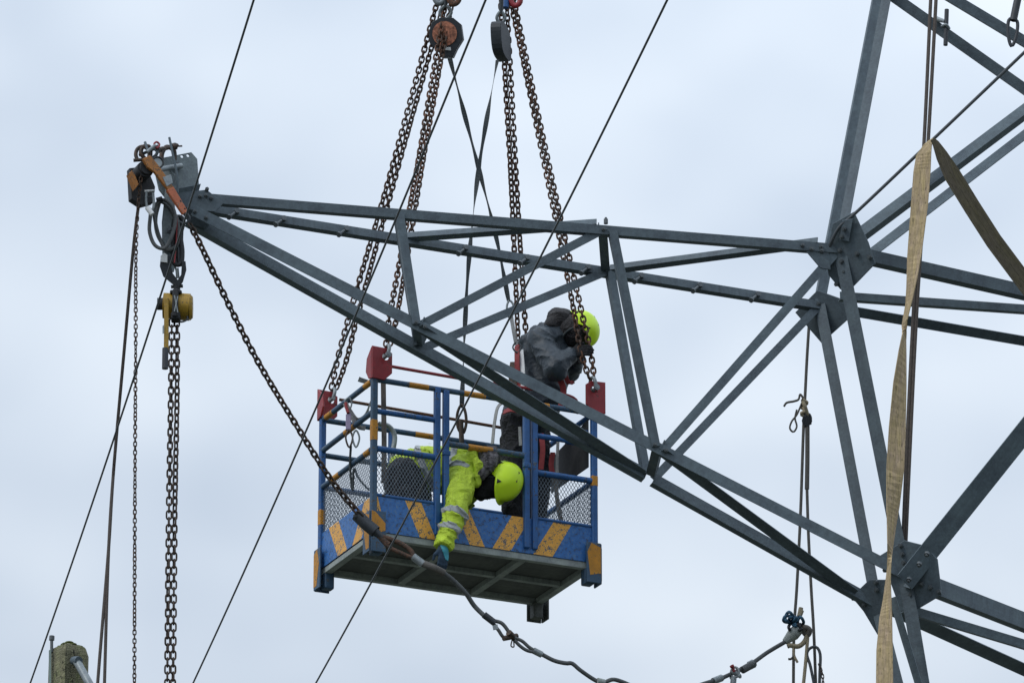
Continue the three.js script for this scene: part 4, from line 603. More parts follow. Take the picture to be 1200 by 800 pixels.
{ // weathered timber pole below the arm tip
  const h = 38.6, c = Q(80.5, 753, h), w = 0.222, g0 = V(c.x, 0, c.z), t = noiseTex(320, (u, v) => { const a = tf(u, v, 5, 61), b = tf(u, v, 40, 63), m = Math.max(0, tf(u, v, 9, 66) * 2), sp = tf(u, v, 22, 69) > 0.34 ? 0.45 : 1, s = (0.44 + 0.16 * a + 0.14 * b) * sp; return [s * (1.0 - 0.12 * m), s * (0.98 - 0.02 * m), s * (0.78 - 0.18 * m)]; });
  const pm = M({ map: rep(t, 1.6, 0.8), roughness: 0.95, bumpMap: rep(foldTex, 5), bumpScale: 0.008 }), moss = M({ color: lin(0.14, 0.17, 0.05), roughness: 1, map: rep(clothTex, 6), bumpMap: rep(foldTex, 9), bumpScale: 0.01 });
  const p = thing('wooden_pole', 'weathered square timber pole with a mossy pointed top and a steel brace', 'pole', g0), top = c.y;
  const sh = new THREE.BufferGeometry(), r = w / 2, ch = 0.035, ring = (y, s) => [[-r, -r + ch], [-r + ch, -r], [r - ch * 0.5, -r], [r, -r + ch * 0.5], [r, r - ch], [r - ch, r], [-r + ch * 0.5, r], [-r, r - ch * 0.5]].map(([x, z]) => [x * s, y, z * s]), vs = [], R0 = ring(0, 1.25), R1 = ring(top - 0.10, 1), R2 = ring(top - 0.045, 0.86), apex = [0.01, top, 0.0];
  const tri = (a, b, d) => vs.push(...a, ...d, ...b); for (let i = 0; i < 8; i++) { const k = (i + 1) % 8; for (const [A, B] of [[R0, R1], [R1, R2]]) { tri(A[i], A[k], B[k]); tri(A[i], B[k], B[i]); } tri(R2[i], R2[k], apex); }
  sh.setAttribute('position', new THREE.Float32BufferAttribute(vs, 3)); sh.computeVertexNormals(); const rot = new THREE.Matrix4().makeRotationY(0.62);
  part(p, 'post', boxUV(sh).applyMatrix4(rot).translate(g0.x, 0, g0.z), pm);
  for (let i = 0; i < 26; i++) { const a = rand() * 6.28, q = rand() * 0.8, s = 0.006 + rand() * 0.014, gg = new THREE.IcosahedronGeometry(s, 1); gg.scale(1.6, 0.55, 1.6); part(p, 'moss_tuft', boxUV(gg).applyMatrix4(new THREE.Matrix4().makeTranslation(Math.cos(a) * r * q, top - 0.045 * q * 1.1 - (q > 0.66 ? 0.01 : 0), Math.sin(a) * r * q)).applyMatrix4(rot).translate(g0.x, 0, g0.z), moss); }
  part(p, 'brace', rodG(Q(89, 774, h - 0.17), Q(116, 822, h - 0.3), 0.028, 10), mat.galv); part(p, 'brace_head', merge([rodG(Q(86, 774, h - 0.13), Q(92, 774, h - 0.2), 0.03, 10)]), mat.steel);
  part(p, 'earth_strip', polyG([[56.5, 762], [60.5, 760], [61, 830], [57, 830]].map(([x, y]) => Q(x, y, h - 0.06)), unit(V(-0.5, 0, 0.86)), 0.006), M({ color: lin(0.22, 0.29, 0.27), roughness: 0.8, map: rep(wearTex, 4) })); part(p, 'bolt', merge([rodG(Q(60, 764, h - 0.03), Q(60, 748, h - 0.03), 0.011, 7), rodG(Q(60, 750, h - 0.03), Q(60.3, 745, h - 0.03), 0.019, 7)]), mat.bolt);
}
// ---------------------------------------------------------------- straps and lanyards in the basket
{
  single('webbing_strap', 'grey brown webbing strap hanging inside the basket beside the corner post with the red lug', 'strap', strap([Q(449, 445, 37.16), Q(449.5, 480, 37.17), Q(450, 520, 37.18), Q(449.5, 566, 37.2)], 0.034, () => 0.2, 0.004), mat.webBrown);
  const l = thing('lanyard', 'grey lanyard with a purple shock pack clipped to the basket\'s left rail', 'lanyard', Q(410, 560, 37.3)), h = 37.3;
  part(l, 'webbing', strap([Q(404, 472, h), Q(410, 482, h), Q(419, 492, h), Q(427, 488, h), Q(433, 474, h), Q(437, 452, h), Q(420, 444, h)], 0.036, (t) => 0.4 + t * 2, 0.003), mat.webGrey); part(l, 'webbing', strap([Q(404, 472, h), Q(412, 488, h), Q(420, 500, h), Q(428, 502, h)], 0.03, () => 0.3, 0.003), mat.webGrey);
  part(l, 'shock_pack', polyG([[405, 485], [411, 484], [411, 503], [405, 503]].map(([x, y]) => Q(x, y, h - 0.05)), V(0, 0, 1), 0.03), mat.purple); part(l, 'cord', tubeG([Q(408, 484, h - 0.05), Q(406, 478, h - 0.04), Q(405, 472, h - 0.03)], 0.012, 6, 12), mat.harnessRed);
  for (const x of [409, 417]) part(l, 'carabiner', tubeG([Q(x, 504, h - 0.05), Q(x - 4, 512, h - 0.05), Q(x, 524, h - 0.05), Q(x + 4, 513, h - 0.05)], 0.007, 6, 24, true), x === 409 ? mat.chainGrey : mat.galv);
  part(l, 'cord', tubeG([Q(411, 522, h - 0.04), Q(410, 545, h), Q(413, 575, h), Q(415, 548, h), Q(420, 560, h), Q(432, 574, h)], 0.008, 6, 40), mat.webBlack); part(l, 'carabiner', tubeG([Q(404, 470, h), Q(409, 466, h), Q(412, 472, h), Q(409, 480, h)], 0.006, 6, 20, true), mat.galv);
  single('hose', 'grey and yellow curved strap arching behind the standing worker\'s legs', 'strap', strap([Q(591, 470, 37.85), Q(584, 476, 37.85), Q(580, 492, 37.85), Q(577, 520, 37.85)], 0.022, () => 0.5, 0.006), mat.webGrey);
  single('tool_strap', 'dark strap trailing down behind the basket\'s right mesh panel', 'strap', strap([Q(651, 560, 37.75), Q(653, 585, 37.72), Q(658, 612, 37.7)], 0.03, () => 0.4, 0.004), mat.webBrown);
}

// ---------------------------------------------------------------- people: bodies meshed from distance fields
const sub = (a, b) => a.clone().sub(b);
function cap(a, b, r0, r1 = r0) { const ax = a.x, ay = a.y, az = a.z, dx = b.x - ax, dy = b.y - ay, dz = b.z - az, l2 = dx * dx + dy * dy + dz * dz || 1e-9; return (x, y, z) => { const px = x - ax, py = y - ay, pz = z - az; let t = (px * dx + py * dy + pz * dz) / l2; t = t < 0 ? 0 : t > 1 ? 1 : t; const qx = px - dx * t, qy = py - dy * t, qz = pz - dz * t; return Math.sqrt(qx * qx + qy * qy + qz * qz) - (r0 + (r1 - r0) * t); }; }
function ell(c, rx, ry, rz, ax, ay) { const X = unit(ax), Z = unit(X.clone().cross(ay)), Yv = Z.clone().cross(X); return (x, y, z) => { const px = x - c.x, py = y - c.y, pz = z - c.z, a = (px * X.x + py * X.y + pz * X.z) / rx, b = (px * Yv.x + py * Yv.y + pz * Yv.z) / ry, d = (px * Z.x + py * Z.y + pz * Z.z) / rz, k = Math.sqrt(a * a + b * b + d * d); return (k - 1) * Math.min(rx, ry, rz); }; }
const smin = (list, k) => (x, y, z) => { let d = list[0](x, y, z); for (let i = 1; i < list.length; i++) { const b = list[i](x, y, z), h = Math.max(k - Math.abs(d - b), 0) / k; d = Math.min(d, b) - h * h * k * 0.25; } return d; };
const folds = (f, amp, fr, dir, seed = 0) => (x, y, z) => { const d = f(x, y, z); if (d > 0.06) return d; const s = x * dir.x + y * dir.y + z * dir.z, w = n3(x * fr * 0.35 + seed, y * fr * 0.35, z * fr * 0.35); const r = 1 - Math.abs(n3(x * fr * 0.45 + s * fr * 0.9 + w, y * fr * 0.45 + seed, z * fr * 0.45 + s * fr * 0.5)); const r4 = r * r * r * r; return d - amp * (0.55 * (r * r - 0.45) + 0.75 * (r4 - 0.3)) - amp * 0.2 * n3b(x * fr * 2, y * fr * 2, z * fr * 2); };
function netG(f, lo, hi, cell) { // surface nets
  const n = [0, 1, 2].map((k) => Math.ceil((hi.getComponent(k) - lo.getComponent(k)) / cell) + 1), [nx, ny, nz] = n, val = new Float32Array(nx * ny * nz), id = new Int32Array(nx * ny * nz).fill(-1), at = (i, j, k) => (k * ny + j) * nx + i;
  for (let K = 0; K < nz; K += 5) for (let J = 0; J < ny; J += 5) for (let I = 0; I < nx; I += 5) { // blocks far from the surface take one value
    const far = f(lo.x + (I + 2) * cell, lo.y + (J + 2) * cell, lo.z + (K + 2) * cell), skip = Math.abs(far) > cell * 3.5 * 1.5 + 0.035;
    for (let k = K; k < Math.min(nz, K + 5); k++) for (let j = J; j < Math.min(ny, J + 5); j++) for (let i = I; i < Math.min(nx, I + 5); i++) val[at(i, j, k)] = skip ? far : f(lo.x + i * cell, lo.y + j * cell, lo.z + k * cell);
  }
  const pos = [], idx = [], E = [[0, 1], [2, 3], [4, 5], [6, 7], [0, 2], [1, 3], [4, 6], [5, 7], [0, 4], [1, 5], [2, 6], [3, 7]];
  for (let k = 0; k < nz - 1; k++) for (let j = 0; j < ny - 1; j++) for (let i = 0; i < nx - 1; i++) {
    const v = []; let neg = 0; for (let c = 0; c < 8; c++) { v[c] = val[at(i + (c & 1), j + ((c >> 1) & 1), k + (c >> 2))]; if (v[c] < 0) neg++; }
    if (neg === 0 || neg === 8) continue; let sx = 0, sy = 0, sz = 0, m = 0;
    for (const [a, b] of E) if ((v[a] < 0) !== (v[b] < 0)) { const t = v[a] / (v[a] - v[b]); sx += (a & 1) + t * ((b & 1) - (a & 1)); sy += ((a >> 1) & 1) + t * (((b >> 1) & 1) - ((a >> 1) & 1)); sz += (a >> 2) + t * ((b >> 2) - (a >> 2)); m++; }
    id[at(i, j, k)] = pos.length / 3; pos.push(lo.x + (i + sx / m) * cell, lo.y + (j + sy / m) * cell, lo.z + (k + sz / m) * cell);
  }
  const q = (a, b, c, d, flip) => { if (a < 0 || b < 0 || c < 0 || d < 0) return; flip ? idx.push(a, c, b, a, d, c) : idx.push(a, b, c, a, c, d); };
  for (let k = 1; k < nz - 1; k++) for (let j = 1; j < ny - 1; j++) for (let i = 1; i < nx - 1; i++) {
    const v = val[at(i, j, k)] < 0;
    if (v !== val[at(i + 1, j, k)] < 0) q(id[at(i, j - 1, k - 1)], id[at(i, j, k - 1)], id[at(i, j, k)], id[at(i, j - 1, k)], !v);
    if (v !== val[at(i, j + 1, k)] < 0) q(id[at(i - 1, j, k - 1)], id[at(i - 1, j, k)], id[at(i, j, k)], id[at(i, j, k - 1)], !v);
    if (v !== val[at(i, j, k + 1)] < 0) q(id[at(i - 1, j - 1, k)], id[at(i, j - 1, k)], id[at(i, j, k)], id[at(i - 1, j, k)], !v);
  }
  const g = new THREE.BufferGeometry(); g.setAttribute('position', new THREE.Float32BufferAttribute(pos, 3)); g.setIndex(idx); g.computeVertexNormals(); return boxUV(g);
}
function around(pts, m) { const b = new THREE.Box3().setFromPoints(pts).expandByScalar(m); return [b.min, b.max]; }
// a climbing helmet: up = crown direction, fwd = brow direction
function helmet(parent, c, up, fwd, s = 1) {
  const U = unit(up), F = unit(fwd.clone().addScaledVector(U, -fwd.dot(U))), S = U.clone().cross(F), g = new THREE.SphereGeometry(1, 40, 22, 0, Math.PI * 2, 0, 1.85), p = g.attributes.position;
  for (let i = 0; i < p.count; i++) {
    let x = p.getX(i), y = p.getY(i), z = p.getZ(i); const a = Math.atan2(x, z), front = Math.cos(a); // z = brow
    let rim = y; if (y < 0) rim = y * (front > 0.2 ? 0.25 + 0.25 * (1 - front) : 1.35 - 0.35 * Math.abs(front)); const ridge = 1 + 0.03 * Math.cos(a * 6) * Math.max(0, Math.min(1, (1 - y) * 2)) * (y > -0.1 ? 1 : 0);
    const flare = y < 0.08 ? 1 + (front > 0.3 ? 0.17 * front : 0.03) * Math.min(1, (0.08 - y) * 6) : 1;
    p.setXYZ(i, x * 0.115 * ridge * flare * s, rim * 0.128 * s, z * 0.146 * ridge * flare * s);
  }
  g.computeVertexNormals(); const inner = g.clone(); inner.scale(0.955, 0.955, 0.955); { const ix = inner.index.array; for (let i = 0; i < ix.length; i += 3) { const t = ix[i]; ix[i] = ix[i + 1]; ix[i + 1] = t; } inner.computeVertexNormals(); }
  const mtx = basis(S, U, F, c), shell = part(parent, 'helmet', merge([boxUV(g.clone()).applyMatrix4(mtx), boxUV(inner).applyMatrix4(mtx)]), mat.helmet), P = (x, y, z) => V(x * s, y * s, z * s).applyMatrix4(mtx);
  for (const sx of [-1, 1]) for (const [z, y] of [[0.07, 0.012], [-0.075, -0.01]]) { const k = Math.sqrt(Math.max(0.05, 1 - (z / 0.146) ** 2 - (y / 0.128) ** 2)) * 0.115, b = P(sx * k * 1.0, y, z), n = unit(P(sx, 0.1, z * 5).sub(c)), tt = unit(F.clone().addScaledVector(n, -F.dot(n))), vv = n.clone().cross(tt); part(shell, 'clip', polyG([[-0.016, -0.012], [0.018, -0.012], [0.002, 0.02]].map(([q, r]) => b.clone().addScaledVector(tt, q).addScaledVector(vv, r * -sx).addScaledVector(n, 0.008)), n, 0.014), mat.dark); }
  for (const sx of [-0.45, 0.45]) for (const z of [-0.03, 0.02]) { const x = sx * 0.115, y = 0.128 * Math.sqrt(1 - sx * sx - (z / 0.146) ** 2), n = unit(P(x * 7, y * 6, z * 5).sub(c)), b = P(x, y, z); part(shell, 'vent', rodG(b.clone().addScaledVector(n, -0.006).addScaledVector(F, -0.016), b.clone().addScaledVector(n, -0.006).addScaledVector(F, 0.016), 0.0068, 6), mat.dark); }
  part(parent, 'chin_strap', tubeG([P(0.10, -0.02, 0.03), P(0.075, -0.13, 0.045), P(0, -0.175, 0.07), P(-0.075, -0.13, 0.045), P(-0.10, -0.02, 0.03)], 0.008, 6, 30), mat.webBlack); return shell;
}
function headF(c, up, fwd) { // skull, jaw, nose, ears in one field
  const U = unit(up), F = unit(fwd.clone().addScaledVector(U, -fwd.dot(U))), S = F.clone().cross(U), P = (x, y, z) => c.clone().addScaledVector(S, x).addScaledVector(U, y).addScaledVector(F, z);
  return smin([ell(P(0, 0.01, -0.01), 0.078, 0.10, 0.096, S, U), ell(P(0, -0.065, 0.03), 0.058, 0.062, 0.066, S, U), cap(P(0, -0.005, 0.085), P(0, -0.035, 0.102), 0.012, 0.017), cap(P(0, -0.075, 0.082), P(0, -0.078, 0.086), 0.026, 0.02), ell(P(0.08, -0.02, -0.005), 0.012, 0.032, 0.022, S, U), ell(P(-0.08, -0.02, -0.005), 0.012, 0.032, 0.022, S, U)], 0.03);
}
function handF(w, palmDir, across, curl, n) { // wrist point, direction of the fingers, direction across the knuckles (to the thumb), normal of the palm's back
  const D = unit(palmDir), A = unit(across.clone().addScaledVector(D, -across.dot(D))), N = n, list = [ell(w.clone().addScaledVector(D, 0.05), 0.05, 0.042, 0.017, D, A)];
  [[0.03, 0.072], [0.010, 0.082], [-0.011, 0.076], [-0.031, 0.06]].forEach(([o, L]) => { let p = w.clone().addScaledVector(D, 0.085).addScaledVector(A, o), d = D.clone(); for (let s = 0; s < 3; s++) { d = unit(d.multiplyScalar(Math.cos(curl * (0.6 + 0.25 * s))).addScaledVector(N, -Math.sin(curl * (0.6 + 0.25 * s)))); const q = p.clone().addScaledVector(d, L * [0.45, 0.32, 0.25][s]); list.push(cap(p, q, 0.0098 - s * 0.0008, 0.009 - s * 0.0008)); p = q; } });
  let t = w.clone().addScaledVector(D, 0.028).addScaledVector(A, 0.032), q = t.clone().addScaledVector(unit(D.clone().addScaledVector(A, 0.9).addScaledVector(N, -0.3)), 0.042), r = q.clone().addScaledVector(unit(D.clone().addScaledVector(A, 0.15).addScaledVector(N, -0.6)), 0.034); list.push(cap(t, q, 0.013, 0.011), cap(q, r, 0.0105, 0.009));
  return smin(list, 0.008);
}
const JR = mat;
// ---- the standing worker, bent forward over the rail
{
  const h = 37.9, hipL = Q(606, 494, h - 0.10), hipR = Q(626, 500, h + 0.10), pel = lerp(hipL, hipR, 0.5).add(V(0, 0.05, 0)), waist = Q(635, 462, h), chest = Q(638, 420, h), shN = Q(634, 399, h - 0.19), shF = Q(655, 396, h + 0.17), neck = Q(655, 388, h), headC = Q(675, 387, h - 0.02);
  const elN = Q(651, 432, h - 0.33), wrN = Q(670, 415, h - 0.22), elF = Q(668, 436, h + 0.16), wrF = Q(677, 420, h - 0.06);
  const floorY = Bk(0, 0, 0.005).y, knL = Q(600, 560, h - 0.11), knR = Q(630, 562, h + 0.08), anL = V(knL.x + 0.03, floorY + 0.09, knL.z - 0.05), anR = V(knR.x - 0.03, floorY + 0.09, knR.z - 0.05), toe = V(0.19, -0.05, 0.03);
  const p = thing('person', 'person in dark grey waterproof jacket and lime helmet bent over the basket rail', 'person', V(pel.x, floorY, pel.z));
  const hUp = unit(V(0.93, 0.30, -0.20)), hF = unit(V(0.30, -0.9, 0.22));
  const head = headF(headC, hUp, hF), handN = handF(wrN, V(0.75, 0.1, 0.5), V(0, 1, 0), 0.75, unit(V(-0.5, 0.1, 0.8))), handFr = handF(wrF, V(0.1, -0.3, 0.9), V(0, 1, 0), 0.75, unit(V(1, 0, 0)));
  const all = [pel, neck, headC, shN, shF, elN, elF, wrN, wrF];
  const flesh = smin([cap(pel, waist, 0.115, 0.11), cap(waist, chest, 0.12, 0.13), cap(chest, neck, 0.12, 0.06), cap(neck, headC, 0.055, 0.055), cap(shN, shF, 0.06, 0.06), cap(shN, elN, 0.048, 0.04), cap(elN, wrN, 0.04, 0.027), cap(shF, elF, 0.048, 0.04), cap(elF, wrF, 0.04, 0.027), cap(hipL, knL, 0.075, 0.055), cap(knL, anL, 0.052, 0.036), cap(hipR, knR, 0.075, 0.055), cap(knR, anR, 0.052, 0.036)], 0.05);
  part(p, 'body', merge([netG(flesh, ...around([...all, knL, knR, anL, anR], 0.16), 0.014), netG(smin([head, cap(neck, headC, 0.05, 0.05)], 0.03), ...around([headC, neck], 0.15), 0.006), netG(handN, ...around([wrN], 0.2), 0.0045), netG(handFr, ...around([wrF], 0.2), 0.0045)]), mat.snood);
  const jac = smin([cap(lerp(pel, waist, 0.1), waist, 0.165, 0.162), cap(waist, chest, 0.162, 0.172), cap(Q(628, 410, h), Q(645, 398, h), 0.125, 0.13), cap(Q(613, 400, h - 0.06), Q(630, 394, h - 0.08), 0.035, 0.07), cap(chest, lerp(chest, neck, 0.85), 0.165, 0.10), cap(shN, shF, 0.088, 0.085), cap(shN, elN, 0.088, 0.075), cap(elN, lerp(elN, wrN, 0.92), 0.076, 0.052), cap(shF, elF, 0.082, 0.07), cap(elF, lerp(elF, wrF, 0.92), 0.07, 0.05)], 0.022);
  part(p, 'jacket', netG(folds(jac, 0.013, 5.5, V(0.3, 0.8, 0.2), 3), ...around(all, 0.22), 0.0105), mat.jacket);
  part(p, 'hood', netG(folds(smin([ell(Q(655, 377, h), 0.075, 0.095, 0.12, V(0.8, 0.5, 0), V(-0.4, 0.9, 0)), cap(Q(645, 380, h - 0.09), Q(664, 374, h), 0.045, 0.05), cap(Q(650, 382, h + 0.09), Q(664, 374, h), 0.045, 0.05)], 0.05), 0.007, 9, V(0.6, 0.4, 0.3), 9), ...around([Q(655, 377, h)], 0.26), 0.0085), mat.hoodDark);
  part(p, 'snood', netG(folds(smin([ell(headC.clone().addScaledVector(hUp, -0.02), 0.10, 0.115, 0.118, hF.clone().cross(hUp), hUp), cap(neck, headC, 0.085, 0.09)], 0.04), 0.006, 20, V(0.2, 0.7, 0.2), 5), ...around([headC, neck], 0.2), 0.008), mat.hoodDark);
  const tr = smin([cap(lerp(pel, waist, -0.15), pel, 0.145, 0.14), cap(hipL, knL, 0.108, 0.085), cap(knL, anL, 0.084, 0.07), cap(hipR, knR, 0.108, 0.085), cap(knR, anR, 0.084, 0.07)], 0.05);
  part(p, 'trousers', netG(folds(tr, 0.012, 12, V(0.2, 0.3, 0.5), 12), ...around([pel, hipL, hipR, knL, knR, anL, anR], 0.18), 0.011), mat.trousers);
  for (const a of [anL, anR]) { const f = smin([cap(a.clone().add(V(-0.05, -0.04, 0)), a.clone().add(toe), 0.05, 0.042), cap(a.clone().add(V(0, 0.06, 0)), a.clone().add(V(-0.02, -0.03, 0)), 0.062, 0.055)], 0.04); part(p, 'boot', netG((x, y, z) => Math.max(f(x, y, z), floorY + 0.003 - y), ...around([a, a.clone().add(toe)], 0.12), 0.011), mat.dark); }
  helmet(p, headC.clone().addScaledVector(hUp, 0.035), hUp, hF, 1.0);
  // harness
  const web = (pts, w, m, turn = () => 0) => part(p, 'harness_webbing', strap(pts, w, turn, 0.006, 30), m);
  web([Q(606, 404, h - 0.14), Q(606, 420, h - 0.2), Q(607, 440, h - 0.2), Q(611, 462, h - 0.2)], 0.045, mat.harnessRed, () => 0.8); web([Q(611, 410, h - 0.19), Q(613, 440, h - 0.22), Q(612, 470, h - 0.21)], 0.03, mat.white, () => 0.5); web([Q(602, 424, h - 0.18), Q(600, 440, h - 0.18), Q(603, 456, h - 0.19)], 0.05, mat.chainGrey, () => 0.4);
  web([Q(654, 440, h - 0.25), Q(660, 455, h - 0.24), Q(657, 478, h - 0.23)], 0.04, mat.harnessRed, () => 0.3); web([Q(661, 436, h - 0.22), Q(667, 449, h - 0.2), Q(672, 447, h - 0.18)], 0.03, mat.harnessRed, () => 0.2);
  web([Q(590, 483, h - 0.22), Q(600, 479, h - 0.26), Q(614, 480, h - 0.27), Q(632, 486, h - 0.25), Q(648, 492, h - 0.2)], 0.055, mat.harnessRed, () => Math.PI / 2 - 0.4);
  web([Q(634, 508, h - 0.2), Q(636, 525, h - 0.22), Q(634, 550, h - 0.22)], 0.035, mat.harnessRed, () => 0.2); web([Q(648, 530, h - 0.16), Q(646, 545, h - 0.16), Q(648, 556, h - 0.16)], 0.035, mat.harnessRed, () => 0.2); web([Q(609, 500, h - 0.24), Q(610, 522, h - 0.24)], 0.02, mat.webGrey, () => 0.2); web([Q(654, 515, h - 0.1), Q(653, 540, h - 0.1), Q(653, 556, h - 0.1)], 0.02, mat.webGrey, () => 0.2);
  part(p, 'belt_pouch', netG(folds(ell(Q(598, 495, h - 0.14), 0.06, 0.085, 0.05, RIGHT, Y), 0.006, 18, V(0, 1, 0), 2), ...around([Q(598, 495, h - 0.14)], 0.14), 0.01), mat.trousers);
}
// ---- the worker on his knees, head down and one arm over the side
{
  const h = 37.52, floorY = Bk(0, 0, 0.005).y;
  const hipN = Q(474, 556, h - 0.06), hipF = Q(480, 562, h + 0.16), pel = lerp(hipN, hipF, 0.5), waist = Q(502, 548, h + 0.02), chest = Q(532, 552, h), shN = Q(543, 551, h - 0.14), shF = Q(556, 565, h + 0.16), neck = Q(562, 556, h - 0.03), headC = Q(583, 564, h - 0.06);
  const elN = Q(534, 600, 37.115), wrN = Q(518.5, 642, 37.03), elF = Q(541, 590, h + 0.18), wrF = V(elF.x - 0.05, floorY + 0.06, elF.z + 0.04);
  const knN = V(hipN.x + 0.12, floorY + 0.075, hipN.z + 0.02), knF = V(hipF.x + 0.14, floorY + 0.075, hipF.z - 0.02), anN = V(knN.x - 0.36, floorY + 0.07, knN.z - 0.1), anF = V(knF.x - 0.36, floorY + 0.07, knF.z - 0.1);
  const p = thing('person', 'person in lime hi-vis jacket kneeling head down, one arm reaching over the basket side', 'person', V(pel.x, floorY, pel.z));
  const hUp = unit(V(0.93, -0.16, 0.32)), hF = unit(V(-0.25, -0.9, 0.25)), all = [pel, waist, chest, neck, headC, shN, shF];
  const flesh = smin([cap(pel, waist, 0.12, 0.105), cap(waist, chest, 0.11, 0.125), cap(chest, neck, 0.11, 0.06), cap(neck, headC, 0.055, 0.055), cap(shN, shF, 0.055, 0.055), cap(shN, elN, 0.046, 0.04), cap(elN, wrN, 0.04, 0.028), cap(shF, elF, 0.046, 0.04), cap(elF, wrF, 0.04, 0.028), cap(hipN, knN, 0.075, 0.055), cap(hipF, knF, 0.075, 0.055), cap(knN, anN, 0.05, 0.036), cap(knF, anF, 0.05, 0.036)], 0.05);
  part(p, 'body', merge([netG(flesh, ...around([...all, elN, wrN, elF, wrF, knN, knF, anN, anF], 0.16), 0.014), netG(smin([headF(headC, hUp, hF), cap(neck, headC, 0.05, 0.05)], 0.03), ...around([headC, neck], 0.15), 0.006)]), mat.snood);
  const hd = unit(V(0.02, -1, 0.12)); part(p, 'glove', netG(smin([handF(wrN, hd, V(-0.6, 0, 0.5), 0.55, unit(V(0.4, 0.1, 0.9))), cap(lerp(wrN, elN, 0.12), wrN.clone().addScaledVector(hd, 0.02), 0.034, 0.034)], 0.015), ...around([wrN.clone().addScaledVector(hd, 0.06)], 0.18), 0.0045), mat.gloveNavy);
  const gl = smin([handF(wrN, hd, V(-0.6, 0, 0.5), 0.55, unit(V(0.4, 0.1, 0.9))), cap(lerp(wrN, elN, 0.12), wrN.clone().addScaledVector(hd, 0.02), 0.034, 0.034)], 0.015); part(p, 'glove_panel', netG((x, y, z) => Math.max(gl(x, y, z) - 0.003, -(x - wrN.x) * 0.9 - (y - wrN.y) * 0.35 - 0.012, y - wrN.y - 0.02, wrN.y - 0.085 - y), ...around([wrN.clone().addScaledVector(hd, 0.04)], 0.12), 0.005), mat.gloveTeal);
  part(p, 'glove', netG(handF(wrF, V(0.95, -0.1, 0.2), V(0, 0, 1), 0.15, V(0, 1, 0)), ...around([wrF], 0.2), 0.006), mat.gloveNavy);
  const cuff = lerp(elN, wrN, 0.96), sleeve = smin([cap(shN, elN, 0.098, 0.075), cap(elN, cuff, 0.076, 0.06)], 0.04);
  const jac = smin([cap(lerp(pel, waist, 0.12).add(V(0, 0.03, 0)), waist, 0.145, 0.145), cap(waist, chest, 0.145, 0.165), cap(chest, lerp(chest, neck, 0.8), 0.15, 0.10), cap(shN, shF, 0.095, 0.085), sleeve, cap(shF, elF, 0.085, 0.07), cap(elF, wrF, 0.07, 0.055)], 0.028);
  const cutD = unit(sub(cuff, elN)), cut = (f) => (x, y, z) => { const d = (x - cuff.x) * cutD.x + (y - cuff.y) * cutD.y + (z - cuff.z) * cutD.z; return Math.max(f(x, y, z), d - 0.012); };
  const jf = cut(folds(jac, 0.015, 9, V(0.2, 0.9, 0.1), 21));
  part(p, 'jacket', netG(jf, ...around([...all, elN, wrN, elF, wrF], 0.2), 0.010), mat.hiVis);
  const band = (a, b, t, w, rad = 0.19, name = 'reflective_band') => { const c = lerp(a, b, t), d = unit(sub(b, a)); part(p, name, netG((x, y, z) => { const s = (x - c.x) * d.x + (y - c.y) * d.y + (z - c.z) * d.z, rr = Math.hypot(x - c.x, y - c.y, z - c.z); return Math.max(jf(x, y, z) - 0.0045, Math.abs(s) - w, rr - rad); }, ...around([c], 0.22), 0.0075), mat.reflective); };
  band(elN, wrN, 0.10, 0.026); band(elN, wrN, 0.52, 0.026); band(waist, chest, 0.98, 0.025); band(pel, waist, 0.9, 0.024); { const c = Q(537, 546, h - 0.2), d = unit(V(0.34, 0.9, -0.1)); band(c.clone().sub(d), c.clone().add(d), 0.5, 0.022, 0.085); }
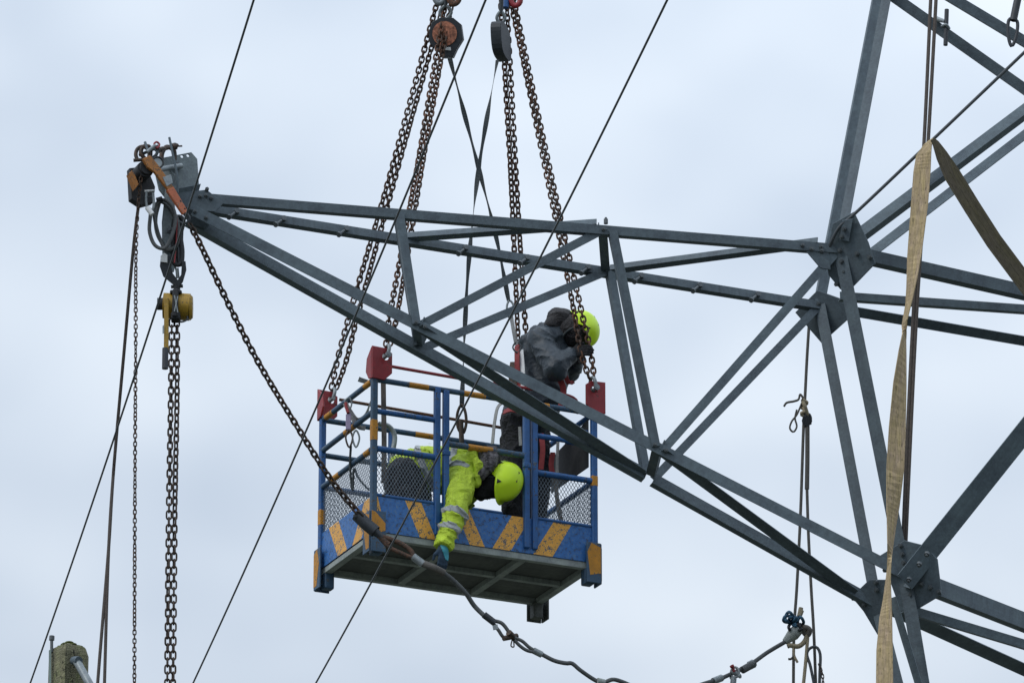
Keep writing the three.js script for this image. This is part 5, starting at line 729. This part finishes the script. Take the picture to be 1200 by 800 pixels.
  part(p, 'collar', netG(folds(smin([cap(Q(553, 533, h - 0.2), Q(561, 545, h - 0.22), 0.026, 0.026), cap(Q(561, 545, h - 0.22), Q(558, 566, h - 0.2), 0.026, 0.03), cap(Q(553, 533, h - 0.2), Q(566, 527, h - 0.08), 0.026, 0.024), cap(Q(546, 540, h - 0.2), Q(553, 533, h - 0.2), 0.03, 0.026)], 0.03), 0.006, 22, V(0, 1, 0), 4), ...around([Q(556, 545, h - 0.13)], 0.24), 0.0075), mat.hiVis);
  part(p, 'hood', netG(folds(smin([ell(Q(571, 543, h - 0.10), 0.085, 0.105, 0.115, V(0.9, -0.2, 0), V(0.2, 0.9, 0)), cap(Q(564, 556, h - 0.2), Q(577, 535, h - 0.12), 0.04, 0.06)], 0.04), 0.012, 10, V(0.8, 0.2, 0.3), 33), ...around([Q(571, 542, h - 0.03)], 0.22), 0.0085), mat.hood);
  part(p, 'snood', netG(folds(smin([ell(headC.clone().addScaledVector(hUp, -0.02), 0.098, 0.112, 0.118, hF.clone().cross(hUp), hUp), cap(neck, headC, 0.09, 0.09), cap(Q(564, 578, h - 0.08), headC, 0.05, 0.07)], 0.04), 0.007, 20, V(0.2, 0.7, 0.2), 5), ...around([headC, neck], 0.22), 0.0085), mat.snood);
  const tr = smin([cap(lerp(pel, waist, 0.2).add(V(0, -0.04, 0)), pel.clone().add(V(-0.02, -0.04, 0)), 0.13, 0.14), cap(hipN, knN, 0.115, 0.092), cap(hipF, knF, 0.115, 0.092), cap(knN, anN, 0.088, 0.068), cap(knF, anF, 0.088, 0.068)], 0.05);
  part(p, 'trousers', netG(((f) => (x, y, z) => Math.max(f(x, y, z), floorY + 0.003 - y))(folds(tr, 0.012, 12, V(0.5, 0.3, 0.2), 17)), ...around([pel, hipN, hipF, knN, knF, anN, anF], 0.2), 0.011), mat.trousers);
  for (const a of [anN, anF]) { const f = cap(a, a.clone().add(V(-0.07, 0.02, 0)), 0.055, 0.06), f2 = cap(a.clone().add(V(-0.05, 0, 0)), a.clone().add(V(-0.09, -0.0, -0.02)), 0.055, 0.045); part(p, 'boot', netG(((q) => (x, y, z) => Math.max(q(x, y, z), floorY + 0.003 - y))(smin([f, f2], 0.03)), ...around([a], 0.2), 0.012), mat.dark); }
  helmet(p, headC.clone().addScaledVector(hUp, 0.045), hUp, hF, 1.02);
}
renderer.render(scene, camera);
